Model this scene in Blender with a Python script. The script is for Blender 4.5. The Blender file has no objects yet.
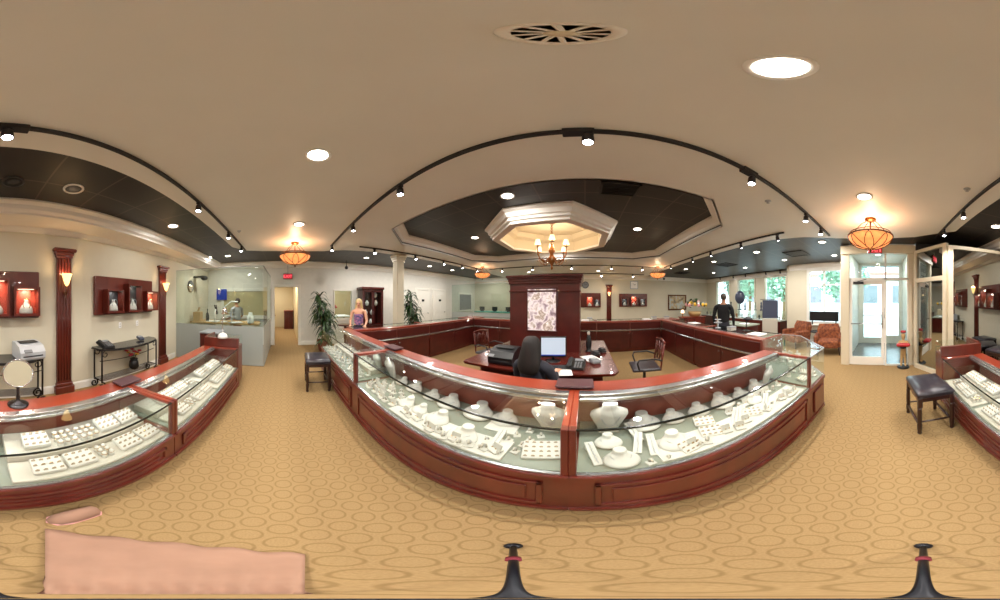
import bpy, math, random
from mathutils import Vector, Matrix, Euler
from mathutils.geometry import tessellate_polygon
random.seed(7)
R = math.radians; PI = math.pi
C = bpy.context.scene.collection
H0 = 1.62                                    # camera height
def P(px, py, z):                            # point at height z seen at (px,py)
    a = R((px-585)*.3); e = R((300-py)*.3); r = (z-H0)/math.tan(e)
    return r*math.sin(a), r*math.cos(a)
# ---------------------------------------------------------------- materials
def lin(c):
    if isinstance(c, str):
        c = [int(c[i:i+2], 16)/255 for i in (0, 2, 4)]
        c = [v/12.92 if v <= .04045 else ((v+.055)/1.055)**2.4 for v in c]
    return (c[0], c[1], c[2], 1)
def mat(name, col, rough=.5, metal=0, emit=None, es=0, noise=0, nscale=8, coat=0, stretch=None, col2=None, spec=.5):
    m = bpy.data.materials.new(name); m.use_nodes = True
    nt = m.node_tree; b = nt.nodes['Principled BSDF']
    b.inputs['Base Color'].default_value = lin(col); b.inputs['Roughness'].default_value = rough
    b.inputs['Metallic'].default_value = metal; b.inputs['Coat Weight'].default_value = coat
    b.inputs['Specular IOR Level'].default_value = spec
    if emit: b.inputs['Emission Color'].default_value = lin(emit); b.inputs['Emission Strength'].default_value = es
    if noise or col2:
        tc = nt.nodes.new('ShaderNodeTexCoord'); mp = nt.nodes.new('ShaderNodeMapping')
        mp.inputs['Scale'].default_value = stretch or (1, 1, 1)
        n = nt.nodes.new('ShaderNodeTexNoise'); n.inputs['Scale'].default_value = nscale; n.inputs['Detail'].default_value = 4
        cr = nt.nodes.new('ShaderNodeValToRGB'); c = lin(col)
        d = lin(col2) if col2 else tuple(max(0, v*(1-noise)) for v in c[:3])+(1,)
        cr.color_ramp.elements[0].position = .35; cr.color_ramp.elements[1].position = .65
        cr.color_ramp.elements[0].color = d
        cr.color_ramp.elements[1].color = c if col2 else tuple(min(1, v*(1+noise*.5)) for v in c[:3])+(1,)
        L = nt.links.new
        L(tc.outputs['Object'], mp.inputs[0]); L(mp.outputs[0], n.inputs['Vector']); L(n.outputs['Fac'], cr.inputs[0]); L(cr.outputs[0], b.inputs['Base Color'])
    return m
def glass(name, tint, refl=.06, rough=0.0, rtint=(1, 1, 1), fk=.8):
    m = bpy.data.materials.new(name); m.use_nodes = True
    nt = m.node_tree; nt.nodes.clear(); L = nt.links.new
    o = nt.nodes.new('ShaderNodeOutputMaterial'); mx = nt.nodes.new('ShaderNodeMixShader')
    t = nt.nodes.new('ShaderNodeBsdfTransparent'); t.inputs[0].default_value = lin(tint)
    g = nt.nodes.new('ShaderNodeBsdfGlossy'); g.inputs['Roughness'].default_value = rough; g.inputs[0].default_value = lin(rtint)
    f = nt.nodes.new('ShaderNodeFresnel'); f.inputs[0].default_value = 1.45
    a = nt.nodes.new('ShaderNodeMath'); a.operation = 'MULTIPLY_ADD'; a.use_clamp = True
    a.inputs[1].default_value = fk; a.inputs[2].default_value = refl-.035*fk
    L(f.outputs[0], a.inputs[0]); L(a.outputs[0], mx.inputs[0]); L(t.outputs[0], mx.inputs[1]); L(g.outputs[0], mx.inputs[2]); L(mx.outputs[0], o.inputs[0])
    return m
def frosted(name, col, tr=.35):
    m = bpy.data.materials.new(name); m.use_nodes = True
    nt = m.node_tree; L = nt.links.new; b = nt.nodes['Principled BSDF']
    b.inputs['Base Color'].default_value = lin(col); b.inputs['Roughness'].default_value = .25
    o = nt.nodes['Material Output']; mx = nt.nodes.new('ShaderNodeMixShader'); t = nt.nodes.new('ShaderNodeBsdfTransparent')
    mx.inputs[0].default_value = tr; L(b.outputs[0], mx.inputs[1]); L(t.outputs[0], mx.inputs[2]); L(mx.outputs[0], o.inputs[0])
    return m
M = dict(
 wood=mat('mahogany', '66251a', .3, noise=.3, nscale=5, stretch=(1, 1, .25), coat=.35),
 rail=mat('mahogany_rail', '8e3620', .3, noise=.2, nscale=5, stretch=(.3, 1, 1), coat=.5),
 dwood=mat('dark_mahogany', '4c140f', .3, noise=.25, nscale=5, stretch=(1, 1, .25), coat=.3),
 iwood=mat('cabinet_mahogany', '4e1813', .35, noise=.2, nscale=5, coat=.2),
 pwood=mat('plaque', '4d2f35', .35),
 black=mat('black', '101012', .4), dgrey=mat('dark_grey', '2a2a2c', .5), grey=mat('grey', '77797c', .5),
 iron=mat('wrought_iron', '1c1310', .45, .6), track=mat('track_black', '17151a', .5),
 alu=mat('aluminium', 'c3c4c6', .22, .9), chrome=mat('chrome', 'e2e2e6', .12, 1), gold=mat('gold', 'd8a850', .25, 1),
 brass=mat('antique_brass', '9a6234', .35, .8), bronze=mat('bronze', '6a4024', .4, .6),
 wall=mat('wall_paint', 'd8d0ba', .7, noise=.03, nscale=2), wallw=mat('white_wall_paint', 'dedbd2', .6, noise=.03),
 walltan=mat('tan_wall_paint', 'cdbb93', .7), cream=mat('ceiling_paint', 'e2e1dc', .42, noise=.03, nscale=1.5, spec=.4),
 crown=mat('crown_paint', 'eeeae2', .8), trimw=mat('white_trim', 'e9e6dd', .4), trimb=mat('beige_trim', 'd6cbb2', .45),
 white=mat('white_leatherette', 'c9c7c0', .7), white2=mat('ivory_leatherette', 'bcb7ab', .7), paper=mat('paper', 'f4f4f2', .6),
 deck=mat('case_floor', '7f877c', .4, noise=.06), slot=mat('ring_slot', '8d7d68', .6), green=mat('grey_green_velvet', '8d9585', .8),
 leather=mat('black_leather', '2b2730', .3, noise=.2, nscale=40), darkturn=mat('dark_turned_wood', '2c1310', .35, coat=.3),
 stone=mat('dark_stone', '33302e', .15, noise=.4, nscale=30),
 leaf=mat('leaf_green', '2f4a22', .5, noise=.4, nscale=12), stem=mat('plant_stem', '7a6240', .8), terra=mat('terracotta', '7c3a2a', .7),
 red=mat('red', 'b01822', .5), redf=mat('red_petal', 'b81230', .5), yellow=mat('yellow', 'e6b840', .5), pink=mat('pink', 'd9a0a0', .7),
 blue=mat('blue', '1c3fae', .5), screen=mat('screen', 'b8c8dc', .3, emit='dbe8f6', es=.22), exitm=mat('exit_red', 'd03040', .4, emit='ff2038', es=.9),
 skin=mat('skin', 'e0a88a', .5), skin2=mat('skin_tan', 'b98566', .5), blonde=mat('blonde_hair', 'd8bd86', .5, noise=.3, nscale=30, stretch=(1, 1, .1)),
 hair=mat('dark_hair', '18100e', .65, noise=.5, nscale=25, stretch=(1, 1, .1)), ghair=mat('grey_hair', '4a4038', .6),
 navy=mat('navy_cloth', '23242f', .8), blackc=mat('black_cloth', '111116', .85), dress=mat('blue_pink_print', '27407e', .8, col2='b97fa0', nscale=26),
 amber=mat('amber_glass', 'e0a05a', .35, emit='ff9a58', es=.85, noise=.3, nscale=14),
 shade=mat('lit_shade', 'fff0d8', .6, emit='ffdcb0', es=1.25), sconce=mat('lit_sconce_glass', 'ffdca0', .5, emit='ffcf80', es=1.9),
 lamp=mat('lamp_lens', 'ffffff', .4, emit='fff4e2', es=14), spotlamp=mat('spot_lens', 'ffffff', .3, emit='f6f2ff', es=40),
 niche=mat('niche_backing', 'a8402c', .5, noise=.3), nlit=mat('niche_light', 'ffffff', .5, emit='ffd0b0', es=2),
 arm=mat('armchair_print', '9c5a34', .8, col2='5e2c1c', nscale=14), box=mat('carton', 'b99868', .8),
 tablet=mat('stained_slate', '3a3f52', .3), redsign=mat('red_sign', 'd2402c', .6), teal=mat('teal', '58a79a', .5),
 lcase=mat('case_lining', '8a4a3c', .4, noise=.12, nscale=6), silver=mat('silver_grey', 'a9adb3', .35, .5),
 hedge=mat('tree_leaves', '90b498', .8, noise=.4, nscale=4), bldg=mat('street_wall', 'e8e8e8', .8), brick=mat('brick', 'c08070', .8),
 road=mat('pavement', 'c8c8c4', .8), vfloor=mat('slate_floor', '6d7378', .25, noise=.1),
 reddish=mat('salmon_blur', 'a07c68', .95, noise=.1, nscale=6), silverw=mat('light_grey_plastic', 'b9bcc0', .4), gunmetal=mat('gunmetal', '4a4648', .2, .9), desk=mat('desk_mahogany', '5a2018', .25, noise=.2, nscale=4, coat=.4), tripod=mat('tripod_black', '1a1c24', .4, .4), maroonc=mat('maroon_strap', '7a2634', .7),
 carton2=mat('cream_upholstery', 'cfc2a0', .8),
)
M['glass'] = glass('clear_glass', 'f4faf6', .035); M['gshelf'] = glass('case_glass', 'fcfefd', .006, fk=.14)
M['gpart'] = glass('partition_glass', 'eef4f0', .04, fk=.4); M['gdark'] = glass('mirror_glass', '707a78', .52, rtint=(.86, .9, .9))
M['gedge'] = mat('glass_edge', '141c1a', .2); M['frost'] = frosted('frosted_glass', 'a9b0ac', .12)
M['gwin'] = glass('window_glass', 'f2fafa', .04); M['crystal'] = glass('crystal', 'fff2e0', .3)
# carpet with staggered rings
def carpet():
    m = bpy.data.materials.new('ring_carpet'); m.use_nodes = True
    nt = m.node_tree; L = nt.links.new; b = nt.nodes['Principled BSDF']; b.inputs['Roughness'].default_value = .95; b.inputs['Specular IOR Level'].default_value = .1
    tc = nt.nodes.new('ShaderNodeTexCoord')
    nz = nt.nodes.new('ShaderNodeTexNoise'); nz.inputs['Scale'].default_value = 6
    ds = nt.nodes.new('ShaderNodeVectorMath'); ds.operation = 'MULTIPLY_ADD'; ds.inputs[1].default_value = (.022,)*3
    L(tc.outputs['Object'], nz.inputs['Vector']); L(nz.outputs['Color'], ds.inputs[0]); L(tc.outputs['Object'], ds.inputs[2])
    sx, sy = .124, .208
    def lattice(off):
        a = nt.nodes.new('ShaderNodeVectorMath'); a.operation = 'DIVIDE'; a.inputs[1].default_value = (sx, sy, 1e6)
        o = nt.nodes.new('ShaderNodeVectorMath'); o.operation = 'ADD'; o.inputs[1].default_value = (off, off, 0)
        f = nt.nodes.new('ShaderNodeVectorMath'); f.operation = 'FRACTION'
        s = nt.nodes.new('ShaderNodeVectorMath'); s.operation = 'SUBTRACT'; s.inputs[1].default_value = (.5, .5, 0)
        k = nt.nodes.new('ShaderNodeVectorMath'); k.operation = 'MULTIPLY'; k.inputs[1].default_value = (sx, sy, 0)
        l = nt.nodes.new('ShaderNodeVectorMath'); l.operation = 'LENGTH'
        L(ds.outputs[0], a.inputs[0]); L(a.outputs[0], o.inputs[0]); L(o.outputs[0], f.inputs[0]); L(f.outputs[0], s.inputs[0]); L(s.outputs[0], k.inputs[0]); L(k.outputs[0], l.inputs[0])
        return l.outputs['Value']
    mn = nt.nodes.new('ShaderNodeMath'); mn.operation = 'MINIMUM'; L(lattice(0), mn.inputs[0]); L(lattice(.5), mn.inputs[1])
    sb = nt.nodes.new('ShaderNodeMath'); sb.operation = 'SUBTRACT'; sb.inputs[1].default_value = .046; L(mn.outputs[0], sb.inputs[0])
    ab = nt.nodes.new('ShaderNodeMath'); ab.operation = 'ABSOLUTE'; L(sb.outputs[0], ab.inputs[0])
    mr = nt.nodes.new('ShaderNodeMapRange'); mr.inputs[1].default_value = .002; mr.inputs[2].default_value = .007; mr.inputs[3].default_value = .42; mr.inputs[4].default_value = 0
    L(ab.outputs[0], mr.inputs[0])
    n2 = nt.nodes.new('ShaderNodeTexNoise'); n2.inputs['Scale'].default_value = 140; L(tc.outputs['Object'], n2.inputs['Vector'])
    cr = nt.nodes.new('ShaderNodeValToRGB'); cr.color_ramp.elements[0].color = lin('876d4a'); cr.color_ramp.elements[1].color = lin('a58a62')
    L(n2.outputs['Fac'], cr.inputs[0])
    mx = nt.nodes.new('ShaderNodeMix'); mx.data_type = 'RGBA'; L(mr.outputs[0], mx.inputs[0]); L(cr.outputs[0], mx.inputs[6]); mx.inputs[7].default_value = lin('66502f')
    L(mx.outputs[2], b.inputs['Base Color']); return m
def tiles(name, c, cs, s=.61):
    m = mat(name, c, .45); nt = m.node_tree; L = nt.links.new; b = nt.nodes['Principled BSDF']
    tc = nt.nodes.new('ShaderNodeTexCoord'); br = nt.nodes.new('ShaderNodeTexBrick'); br.offset = 0
    br.inputs['Scale'].default_value = 1; br.inputs['Brick Width'].default_value = s; br.inputs['Row Height'].default_value = s; br.inputs['Mortar Size'].default_value = .01
    br.inputs['Color1'].default_value = lin(c); br.inputs['Color2'].default_value = lin(c); br.inputs['Mortar'].default_value = lin(cs)
    L(tc.outputs['Object'], br.inputs['Vector']); L(br.outputs['Color'], b.inputs['Base Color']); return m
M['carpet'] = carpet(); M['tile'] = tiles('black_ceiling_tile', '26221f', '4a4138'); 
def art(name, cols, sc=3):
    m = mat(name, cols[0], .4); nt = m.node_tree; L = nt.links.new; b = nt.nodes['Principled BSDF']
    tc = nt.nodes.new('ShaderNodeTexCoord'); n = nt.nodes.new('ShaderNodeTexNoise'); n.inputs['Scale'].default_value = sc; n.inputs['Distortion'].default_value = .4; n.inputs['Detail'].default_value = 6
    cr = nt.nodes.new('ShaderNodeValToRGB'); e = cr.color_ramp.elements
    e[0].position = .3; e[0].color = lin(cols[0]); e[1].position = .7; e[1].color = lin(cols[-1])
    for i, c in enumerate(cols[1:-1]):
        k = e.new(.3+.4*(i+1)/(len(cols)-1)); k.color = lin(c)
    L(tc.outputs['Object'], n.inputs['Vector']); L(n.outputs['Fac'], cr.inputs[0]); L(cr.outputs[0], b.inputs['Base Color']); return m
M['artp'] = art('landscape_art', ['5a5448', '8d7a62', 'c2a67a', 'b8c0c0', 'd8c8a0'])
M['onyx'] = art('lit_stone_panel', ['5e4a50', 'a89098', 'ece2e2', 'a08878', 'fff8f4'], 7)
_b = M['onyx'].node_tree; _b.links.new(_b.nodes['Color Ramp'].outputs[0], _b.nodes['Principled BSDF'].inputs['Emission Color']); _b.nodes['Principled BSDF'].inputs['Emission Strength'].default_value = .28
# ---------------------------------------------------------------- mesh builder
class MB:
    def __init__(s): s.v = []; s.f = []; s.mi = []; s.sm = []
    def add(s, vs, fs, T=None, m=0, smooth=False):
        o = len(s.v); s.v += [tuple(T @ Vector(p)) if T else tuple(p) for p in vs]
        for f in fs: s.f.append([i+o for i in f]); s.mi.append(m); s.sm.append(smooth)
        return s
    def box(s, x0, x1, y0, y1, z0, z1, m=0, T=None):
        v = [(x0,y0,z0),(x1,y0,z0),(x1,y1,z0),(x0,y1,z0),(x0,y0,z1),(x1,y0,z1),(x1,y1,z1),(x0,y1,z1)]
        return s.add(v, [(0,3,2,1),(4,5,6,7),(0,1,5,4),(1,2,6,5),(2,3,7,6),(3,0,4,7)], T, m)
    def bbox(s, x0, x1, y0, y1, z0, z1, b=.004, m=0, T=None):      # box with chamfered top/vertical edges
        b = min(b, (x1-x0)/3, (y1-y0)/3, (z1-z0)/3)
        def ring(i, z): return [(x0+i+b,y0+i,z),(x1-i-b,y0+i,z),(x1-i,y0+i+b,z),(x1-i,y1-i-b,z),(x1-i-b,y1-i,z),(x0+i+b,y1-i,z),(x0+i,y1-i-b,z),(x0+i,y0+i+b,z)]
        return s.loft([ring(b*.7, z0), ring(0, z0+b), ring(0, z1-b), ring(b*.7, z1)], T, m, smooth=False)
    def loft(s, rings, T=None, m=0, smooth=True, close=True, cap=True):
        n = len(rings[0]); vs = [p for r in rings for p in r]; fs = []
        for k in range(len(rings)-1):
            for i in range(n if close else n-1):
                j = (i+1) % n; fs.append((k*n+i, k*n+j, (k+1)*n+j, (k+1)*n+i))
        s.add(vs, fs, T, m, smooth)
        if cap and close:
            o = len(s.v)-len(vs)
            s.f.append([o+i for i in range(n-1, -1, -1)]); s.mi.append(m); s.sm.append(False)
            s.f.append([o+(len(rings)-1)*n+i for i in range(n)]); s.mi.append(m); s.sm.append(False)
        return s
    def lathe(s, prof, c=(0,0,0), n=16, m=0, T=None, sx=1, sy=1, cap=True):
        return s.loft([[(c[0]+r*sx*math.cos(2*PI*i/n), c[1]+r*sy*math.sin(2*PI*i/n), c[2]+z) for i in range(n)] for r, z in prof], T, m, True, True, cap)
    def sph(s, c, rx, ry=None, rz=None, n=12, m=0, T=None):
        ry = ry or rx; rz = rz or rx; k = max(5, n//2)
        return s.loft([[(c[0]+rx*max(.02, math.sin(PI*j/k))*math.cos(2*PI*i/n), c[1]+ry*max(.02, math.sin(PI*j/k))*math.sin(2*PI*i/n), c[2]-rz*math.cos(PI*j/k)) for i in range(n)] for j in range(k+1)], T, m)
    def cyl(s, p, q, r, r2=None, n=12, m=0, T=None): return s.tube([p, q], [r, r if r2 is None else r2], n, m, T)
    def tube(s, pts, r, n=8, m=0, T=None):
        pts = [Vector(p) for p in pts]; rs = r if isinstance(r, (list, tuple)) else [r]*len(pts); rings = []
        up = Vector((0, 0, 1)); prev = None
        for i, p in enumerate(pts):
            d = (pts[min(i+1, len(pts)-1)]-pts[max(i-1, 0)]).normalized()
            a = prev if prev is not None else (up if abs(d.z) < .9 else Vector((1, 0, 0)))
            u = (a-d*a.dot(d)).normalized() if (a-d*a.dot(d)).length > 1e-4 else d.orthogonal().normalized()
            prev = u; w = d.cross(u)
            rings.append([tuple(p+(u*math.cos(2*PI*k/n)+w*math.sin(2*PI*k/n))*rs[i]) for k in range(n)])
        return s.loft(rings, T, m)
    def prism(s, poly, z0, z1, m=0, T=None):
        n = len(poly); a = sum(poly[i][0]*poly[(i+1) % n][1]-poly[(i+1) % n][0]*poly[i][1] for i in range(n))
        if a < 0: poly = poly[::-1]
        return s.loft([[(x, y, z0) for x, y in poly], [(x, y, z1) for x, y in poly]], T, m, False)
    def torus(s, c, R_, r, n=24, k=8, m=0, T=None, a0=0, a1=2*PI, sx=1, sy=1):
        full = a1-a0 > 6.28; pts = [(c[0]+sx*R_*math.cos(a0+(a1-a0)*i/n), c[1]+sy*R_*math.sin(a0+(a1-a0)*i/n), c[2]) for i in range(n+1)]
        return s.tube(pts, r, k, m, T)
    def build(s, name, mats, parent=None, loc=None, rz=0):
        me = bpy.data.meshes.new(name); me.from_pydata(s.v, [], s.f)
        for m in (mats if isinstance(mats, (list, tuple)) else [mats]): me.materials.append(M[m] if isinstance(m, str) else m)
        me.polygons.foreach_set('material_index', s.mi); me.polygons.foreach_set('use_smooth', s.sm); me.update()
        o = bpy.data.objects.new(name, me); C.objects.link(o)
        if parent: o.parent = parent
        if loc: o.location = loc
        o.rotation_euler.z = rz
        return o
def tag(o, label, cat, group=None, kind=None):
    o['label'] = label; o['category'] = cat
    if group: o['group'] = group
    if kind: o['kind'] = kind
    return o
def empty(name, loc, rz=0, label=None, cat=None, group=None):
    o = bpy.data.objects.new(name, None); C.objects.link(o); o.location = loc; o.rotation_euler.z = rz; o.empty_display_size = .1
    if label: tag(o, label, cat, group)
    return o
def struct(o): o['kind'] = 'structure'; return o
def dup(root, loc, rz=0, label=None, group=None, scale=None):
    def cp(o, par):
        c = o.copy(); C.objects.link(c)
        if par: c.parent = par
        for ch in kids.get(o, []): cp(ch, c)
        return c
    kids = {}
    stack = [root]
    while stack:
        q = stack.pop(); kids[q] = list(q.children); stack += kids[q]
    r = cp(root, None); r.location = loc; r.rotation_euler = (0, 0, rz)
    if label: r['label'] = label
    if group: r['group'] = group
    if scale: r.scale = scale if isinstance(scale, (tuple, list)) else (scale,)*3
    return r
def first_or_dup(proto, state, loc, rz, label, group=None, scale=None):
    if not state.get(proto.name):
        state[proto.name] = 1; proto.location = loc; proto.rotation_euler = (0, 0, rz); proto['label'] = label
        if group: proto['group'] = group
        if scale: proto.scale = scale if isinstance(scale, (tuple, list)) else (scale,)*3
        return proto
    return dup(proto, loc, rz, label, group, scale)
ST = {}
ORD = ['first','second','third','fourth','fifth','sixth','seventh','eighth','ninth','tenth','eleventh','twelfth','thirteenth','fourteenth','fifteenth','sixteenth','seventeenth','eighteenth','nineteenth','twentieth']
def rotm(x=0, y=0, z=0, loc=(0, 0, 0)): return Matrix.Translation(loc) @ Euler((x, y, z)).to_matrix().to_4x4()
# ---------------------------------------------------------------- room shell
XB, XR, YL, YF, ZC = -6.75, 7.7, -2.87, 10.4, 2.95
struct(MB().box(XB-5, XR, YL-.1, YF+.1, -.05, 0).build('floor', 'carpet'))
def wall(name, segs, m):                       # segs of boxes
    b = MB()
    for s in segs: b.box(*s)
    return struct(b.build(name, m))
ZW = 3.0
wall('wall_left', [(XB-.1, 4.5, YL-.1, YL, 0, ZW)], 'wall')
wall('wall_back', [(XB-.1, XB, YL, -.37, 0, ZW), (XB-.1, XB, -.37, .47, 2.08, ZW), (XB-.1, XB, .47, 1.75, 0, ZW), (XB-.1, XB, 1.75, 2.5, 0, .9), (XB-.1, XB, 1.75, 2.5, 2.0, ZW), (XB-.1, XB, 2.5, YF, 0, ZW)], 'wallw')
wall('wall_far', [(XB-.1, XR+.1, YF, YF+.1, 0, ZW)], 'wall')
wins = [(8.1, 9.4), (6.2, 7.54), (4.34, 5.66)]
seg = [(XR, XR+.15, 3.72, 4.34, 0, ZW), (XR, XR+.15, 5.66, 6.2, 0, ZW), (XR, XR+.15, 7.54, 8.1, 0, ZW), (XR, XR+.15, 9.4, YF, 0, ZW)]
for a, b_ in wins: seg += [(XR, XR+.15, a, b_, 0, .6), (XR, XR+.15, a, b_, 2.8, ZW)]
wall('wall_right', seg, 'wall')
XW = 6.6
wall('wall_entrance', [(XW, XW+.12, 2.86, 3.72, 0, ZW), (XW+.12, XR+.1, 3.6, 3.72, 0, ZW), (XW, XW+.12, 1.0, 1.48, 0, ZW), (XW, XW+.12, 1.48, 2.86, 0, .72), (XW, XW+.12, 1.48, 2.86, 2.78, ZW)], 'wall')
wall('wall_vestibule', [(4.62, 7.1, .97, 1.06, 0, ZW), (4.62, 7.1, -.72, -.63, 0, ZW)], 'wallw')
wall('wall_side', [(4.4, 4.5, YL-.1, -.72, 0, ZW)], 'dgrey')
# passage behind the doorway
wall('wall_passage', [(-11.5, XB-.1, .49, .56, 0, 2.6), (-9.4, XB-.1, -.6, -.52, 0, 2.6), (-11.6, -11.5, -1.8, .56, 0, 2.6), (-11.5, XB-.1, -1.8, -1.72, 0, 2.6)], 'walltan')
struct(MB().box(-11.6, XB-.1, -1.8, .56, 2.6, 2.65).build('ceiling', 'wall'))
wall('wall_office', [(-9.3, XB-.1, 3.3, 3.4, 0, 2.6), (-9.4, -9.3, .6, 3.4, 0, 2.6), (-9.3, XB-.1, 3.3, .6, 2.55, 2.6)][:2], 'walltan')
struct(MB().box(-9.4, XB-.1, .56, 3.4, 2.6, 2.65).build('ceiling', 'wall'))
# ceilings
OCT = [(-3.62, 2.55), (-2.9, 1.82), (1.43, 1.82), (2.17, 2.5), (2.2, 5.4), (1.55, 6.08), (-2.98, 6.1), (-3.66, 5.45)]
CR = [(-4.5, -1.28), (-4.9, -1.05), (-5.05, -.6), (-5.1, .2), (-5.0, 1.0), (-4.75, 1.5), (-4.65, 2.2), (-4.6, YF), (3.4, YF), (3.4, 2.3), (3.55, 1.6), (3.85, 1.0), (4.05, .2), (3.85, -.6), (3.3, -1.28)]
def plate(name, outer, hole, z0, z1, m):
    b = MB(); pts = [Vector((x, y, 0)) for x, y in outer]; loops = [pts]
    if hole: loops.append([Vector((x, y, 0)) for x, y in hole][::-1])
    allp = [p for l in loops for p in l]
    tri = tessellate_polygon(loops)
    def up(t):
        a, b2, c = (allp[i] for i in t); return (b2-a).cross(c-a).z > 0
    b.add([(p.x, p.y, z0) for p in allp], [(t[::-1] if up(t) else t) for t in tri])
    b.add([(p.x, p.y, z1) for p in allp], [(t if up(t) else t[::-1]) for t in tri])
    k = 0
    for l in loops:
        n = len(l); b.add([(p.x, p.y, z0) for p in l]+[(p.x, p.y, z1) for p in l], [(i, (i+1) % n, n+(i+1) % n, n+i) for i in range(n)])
    return b.build(name, m)
struct(plate('ceiling', CR, OCT, ZC, ZC+.03, 'cream'))
struct(plate('ceiling', [(XB-.1, YL-.1), (XR+.2, YL-.1), (XR+.2, YF+.1), (XB-.1, YF+.1)], OCT, ZC+.031, ZC+.06, 'tile'))
struct(MB().box(-4.1, 2.6, 1.4, 6.5, 3.16, 3.2).build('ceiling', 'tile'))
def offs(poly, d):                            # offset inwards (poly CCW)
    n = len(poly); out = []
    a = sum(poly[i][0]*poly[(i+1) % n][1]-poly[(i+1) % n][0]*poly[i][1] for i in range(n)); sg = 1 if a > 0 else -1
    for i in range(n):
        p0, p1, p2 = Vector(poly[i-1]), Vector(poly[i]), Vector(poly[(i+1) % n])
        e1 = (p1-p0).normalized(); e2 = (p2-p1).normalized(); n1 = Vector((-e1.y, e1.x))*sg; n2 = Vector((-e2.y, e2.x))*sg
        k = (n1+n2).normalized(); out.append(tuple(p1+k*(d/max(.3, k.dot(n1)))))
    return out
def crownring(name, poly, prof, m, T=None):
    b = MB(); b.loft([[(x, y, z) for x, y in offs(poly, d)] for d, z in prof], T, 0, False, True, False); return b.build(name, m)
struct(crownring('trim_1', OCT, [(0, ZC), (-.02, ZC), (-.02, ZC+.05), (.03, ZC+.07), (.05, ZC+.11), (.12, ZC+.15), (.15, ZC+.17), (.17, 3.17)], 'crown'))
# wall crown with shallow soffit along the left wall
def run(name, axis, at, a, b_, prof, m, sgn=1):
    pts = [(d, z) for d, z in prof]; mb = MB()
    if axis == 'x': r = [[(t, at+sgn*d, z) for d, z in pts] for t in (a, b_)]
    else: r = [[(at+sgn*d, t, z) for d, z in pts] for t in (a, b_)]
    mb.loft(r, None, 0, False, True, True); return struct(mb.build(name, m))
run('trim_2', 'x', YL, XB, 4.4, [(0, 2.70), (.03, 2.72), (.05, 2.79), (.46, 2.80), (.47, 2.83), (.52, 2.86), (.54, 2.92), (.60, 2.95), (.60, 2.985), (0, 2.985)], 'crown')
CP = [(0, 2.76), (.03, 2.78), (.05, 2.84), (.13, 2.92), (.16, 2.94), (.16, 2.985), (0, 2.985)]
run('trim_3', 'y', XB, YL, YF, CP, 'crown'); run('trim_4', 'x', YF, XB, XR, CP, 'crown', -1); run('trim_5', 'y', XR, 3.7, YF, [(d*.6, z) for d, z in CP], 'crown', -1)
run('trim_6', 'y', XW, 1.06, 3.6, [(d*.5, z) for d, z in CP], 'crown', -1)
BP = [(0, 0), (.018, 0), (.018, .12), (.008, .15), (0, .15)]
run('baseboard_left', 'x', YL, -4.4, 4.4, BP, 'trimw'); run('baseboard_back', 'y', XB, .57, 5.5, BP, 'trimw'); run('baseboard_far', 'x', YF, XB, XR, BP, 'trimw', -1)
run('baseboard_entrance', 'y', XW, 1.06, 3.6, BP, 'trimw', -1); run('baseboard_rear', 'y', XB, YL, -.47, BP, 'trimw')
# windows
nwin = 0
def window(plane, y0, y1, z0, z1, mull=(), bars=(), m='trimb', w=.07, dx=.15):
    global nwin; nwin += 1
    r = struct(empty('window_%d' % nwin, (plane, y0, z0))); b = MB(); Y = y1-y0; Z = z1-z0
    b.box(-.03, dx, 0, w, 0, Z).box(-.03, dx, Y-w, Y, 0, Z).box(-.03, dx, w, Y-w, 0, w).box(-.03, dx, w, Y-w, Z-w, Z)
    b.build('window_frame', m, r)
    for k in mull: MB().box(.0, dx*.7, k-.025, k+.025, w, Z-w).build('mullion', m, r)
    for k in bars: MB().box(.0, dx*.7, w, Y-w, k-.02, k+.02).build('mullion', m, r)
    MB().box(dx*.4, dx*.4+.006, w, Y-w, w, Z-w).build('window_pane', 'gwin', r)
    MB().bbox(-.09, dx, -.04, Y+.04, -.04, 0).build('window_sill', m, r)
    return r
for a, b_ in wins: window(XR, a, b_, .6, 2.8, m='wall')
window(XW, 1.48, 2.86, .72, 2.78, mull=(.7,), bars=(1.45,), m='trimw', w=.1, dx=.12)
window(XB-.1, 1.75, 2.5, .9, 2.0, m='trimw', w=.04, dx=.13)
# back doorway casing and the white doors
def casing(n, y0, y1, z, x=XB, s=1):
    b = MB(); w = .09
    b.bbox(x-.02*s, x+.03, y0-w, y0, 0, z+w).bbox(x-.02, x+.03, y1, y1+w, 0, z+w).bbox(x-.02, x+.03, y0, y1, z, z+w)
    return struct(b.build('trim_%d' % n, 'trimw'))
casing(7, -.37, .47, 2.08)
def panel_door(n, y0, y1, plate=True):
    r = struct(empty('door_%d' % n, (XB+.012, y0, 0))); W = y1-y0
    b = MB().bbox(0, .03, 0, W, .01, 2.06)
    for z0, z1 in ((.2, .85), (1.0, 1.9)):
        for a, c in ((.1, W/2-.05), (W/2+.05, W-.1)): b.bbox(.028, .04, a, c, z0, z1, .008)
    b.build('door_leaf', 'trimw', r); MB().sph((.07, W-.07, 1.0), .028).cyl((.03, W-.07, 1), (.07, W-.07, 1), .01).build('door_handle', 'alu', r)
    if plate: MB().bbox(.03, .045, W/2-.08, W/2+.08, 1.55, 1.65, .004).build('door_plate', 'black', r)
    casing(7+n, y0, y1, 2.08)
panel_door(1, 5.55, 6.27); panel_door(2, 6.66, 7.45)
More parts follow.
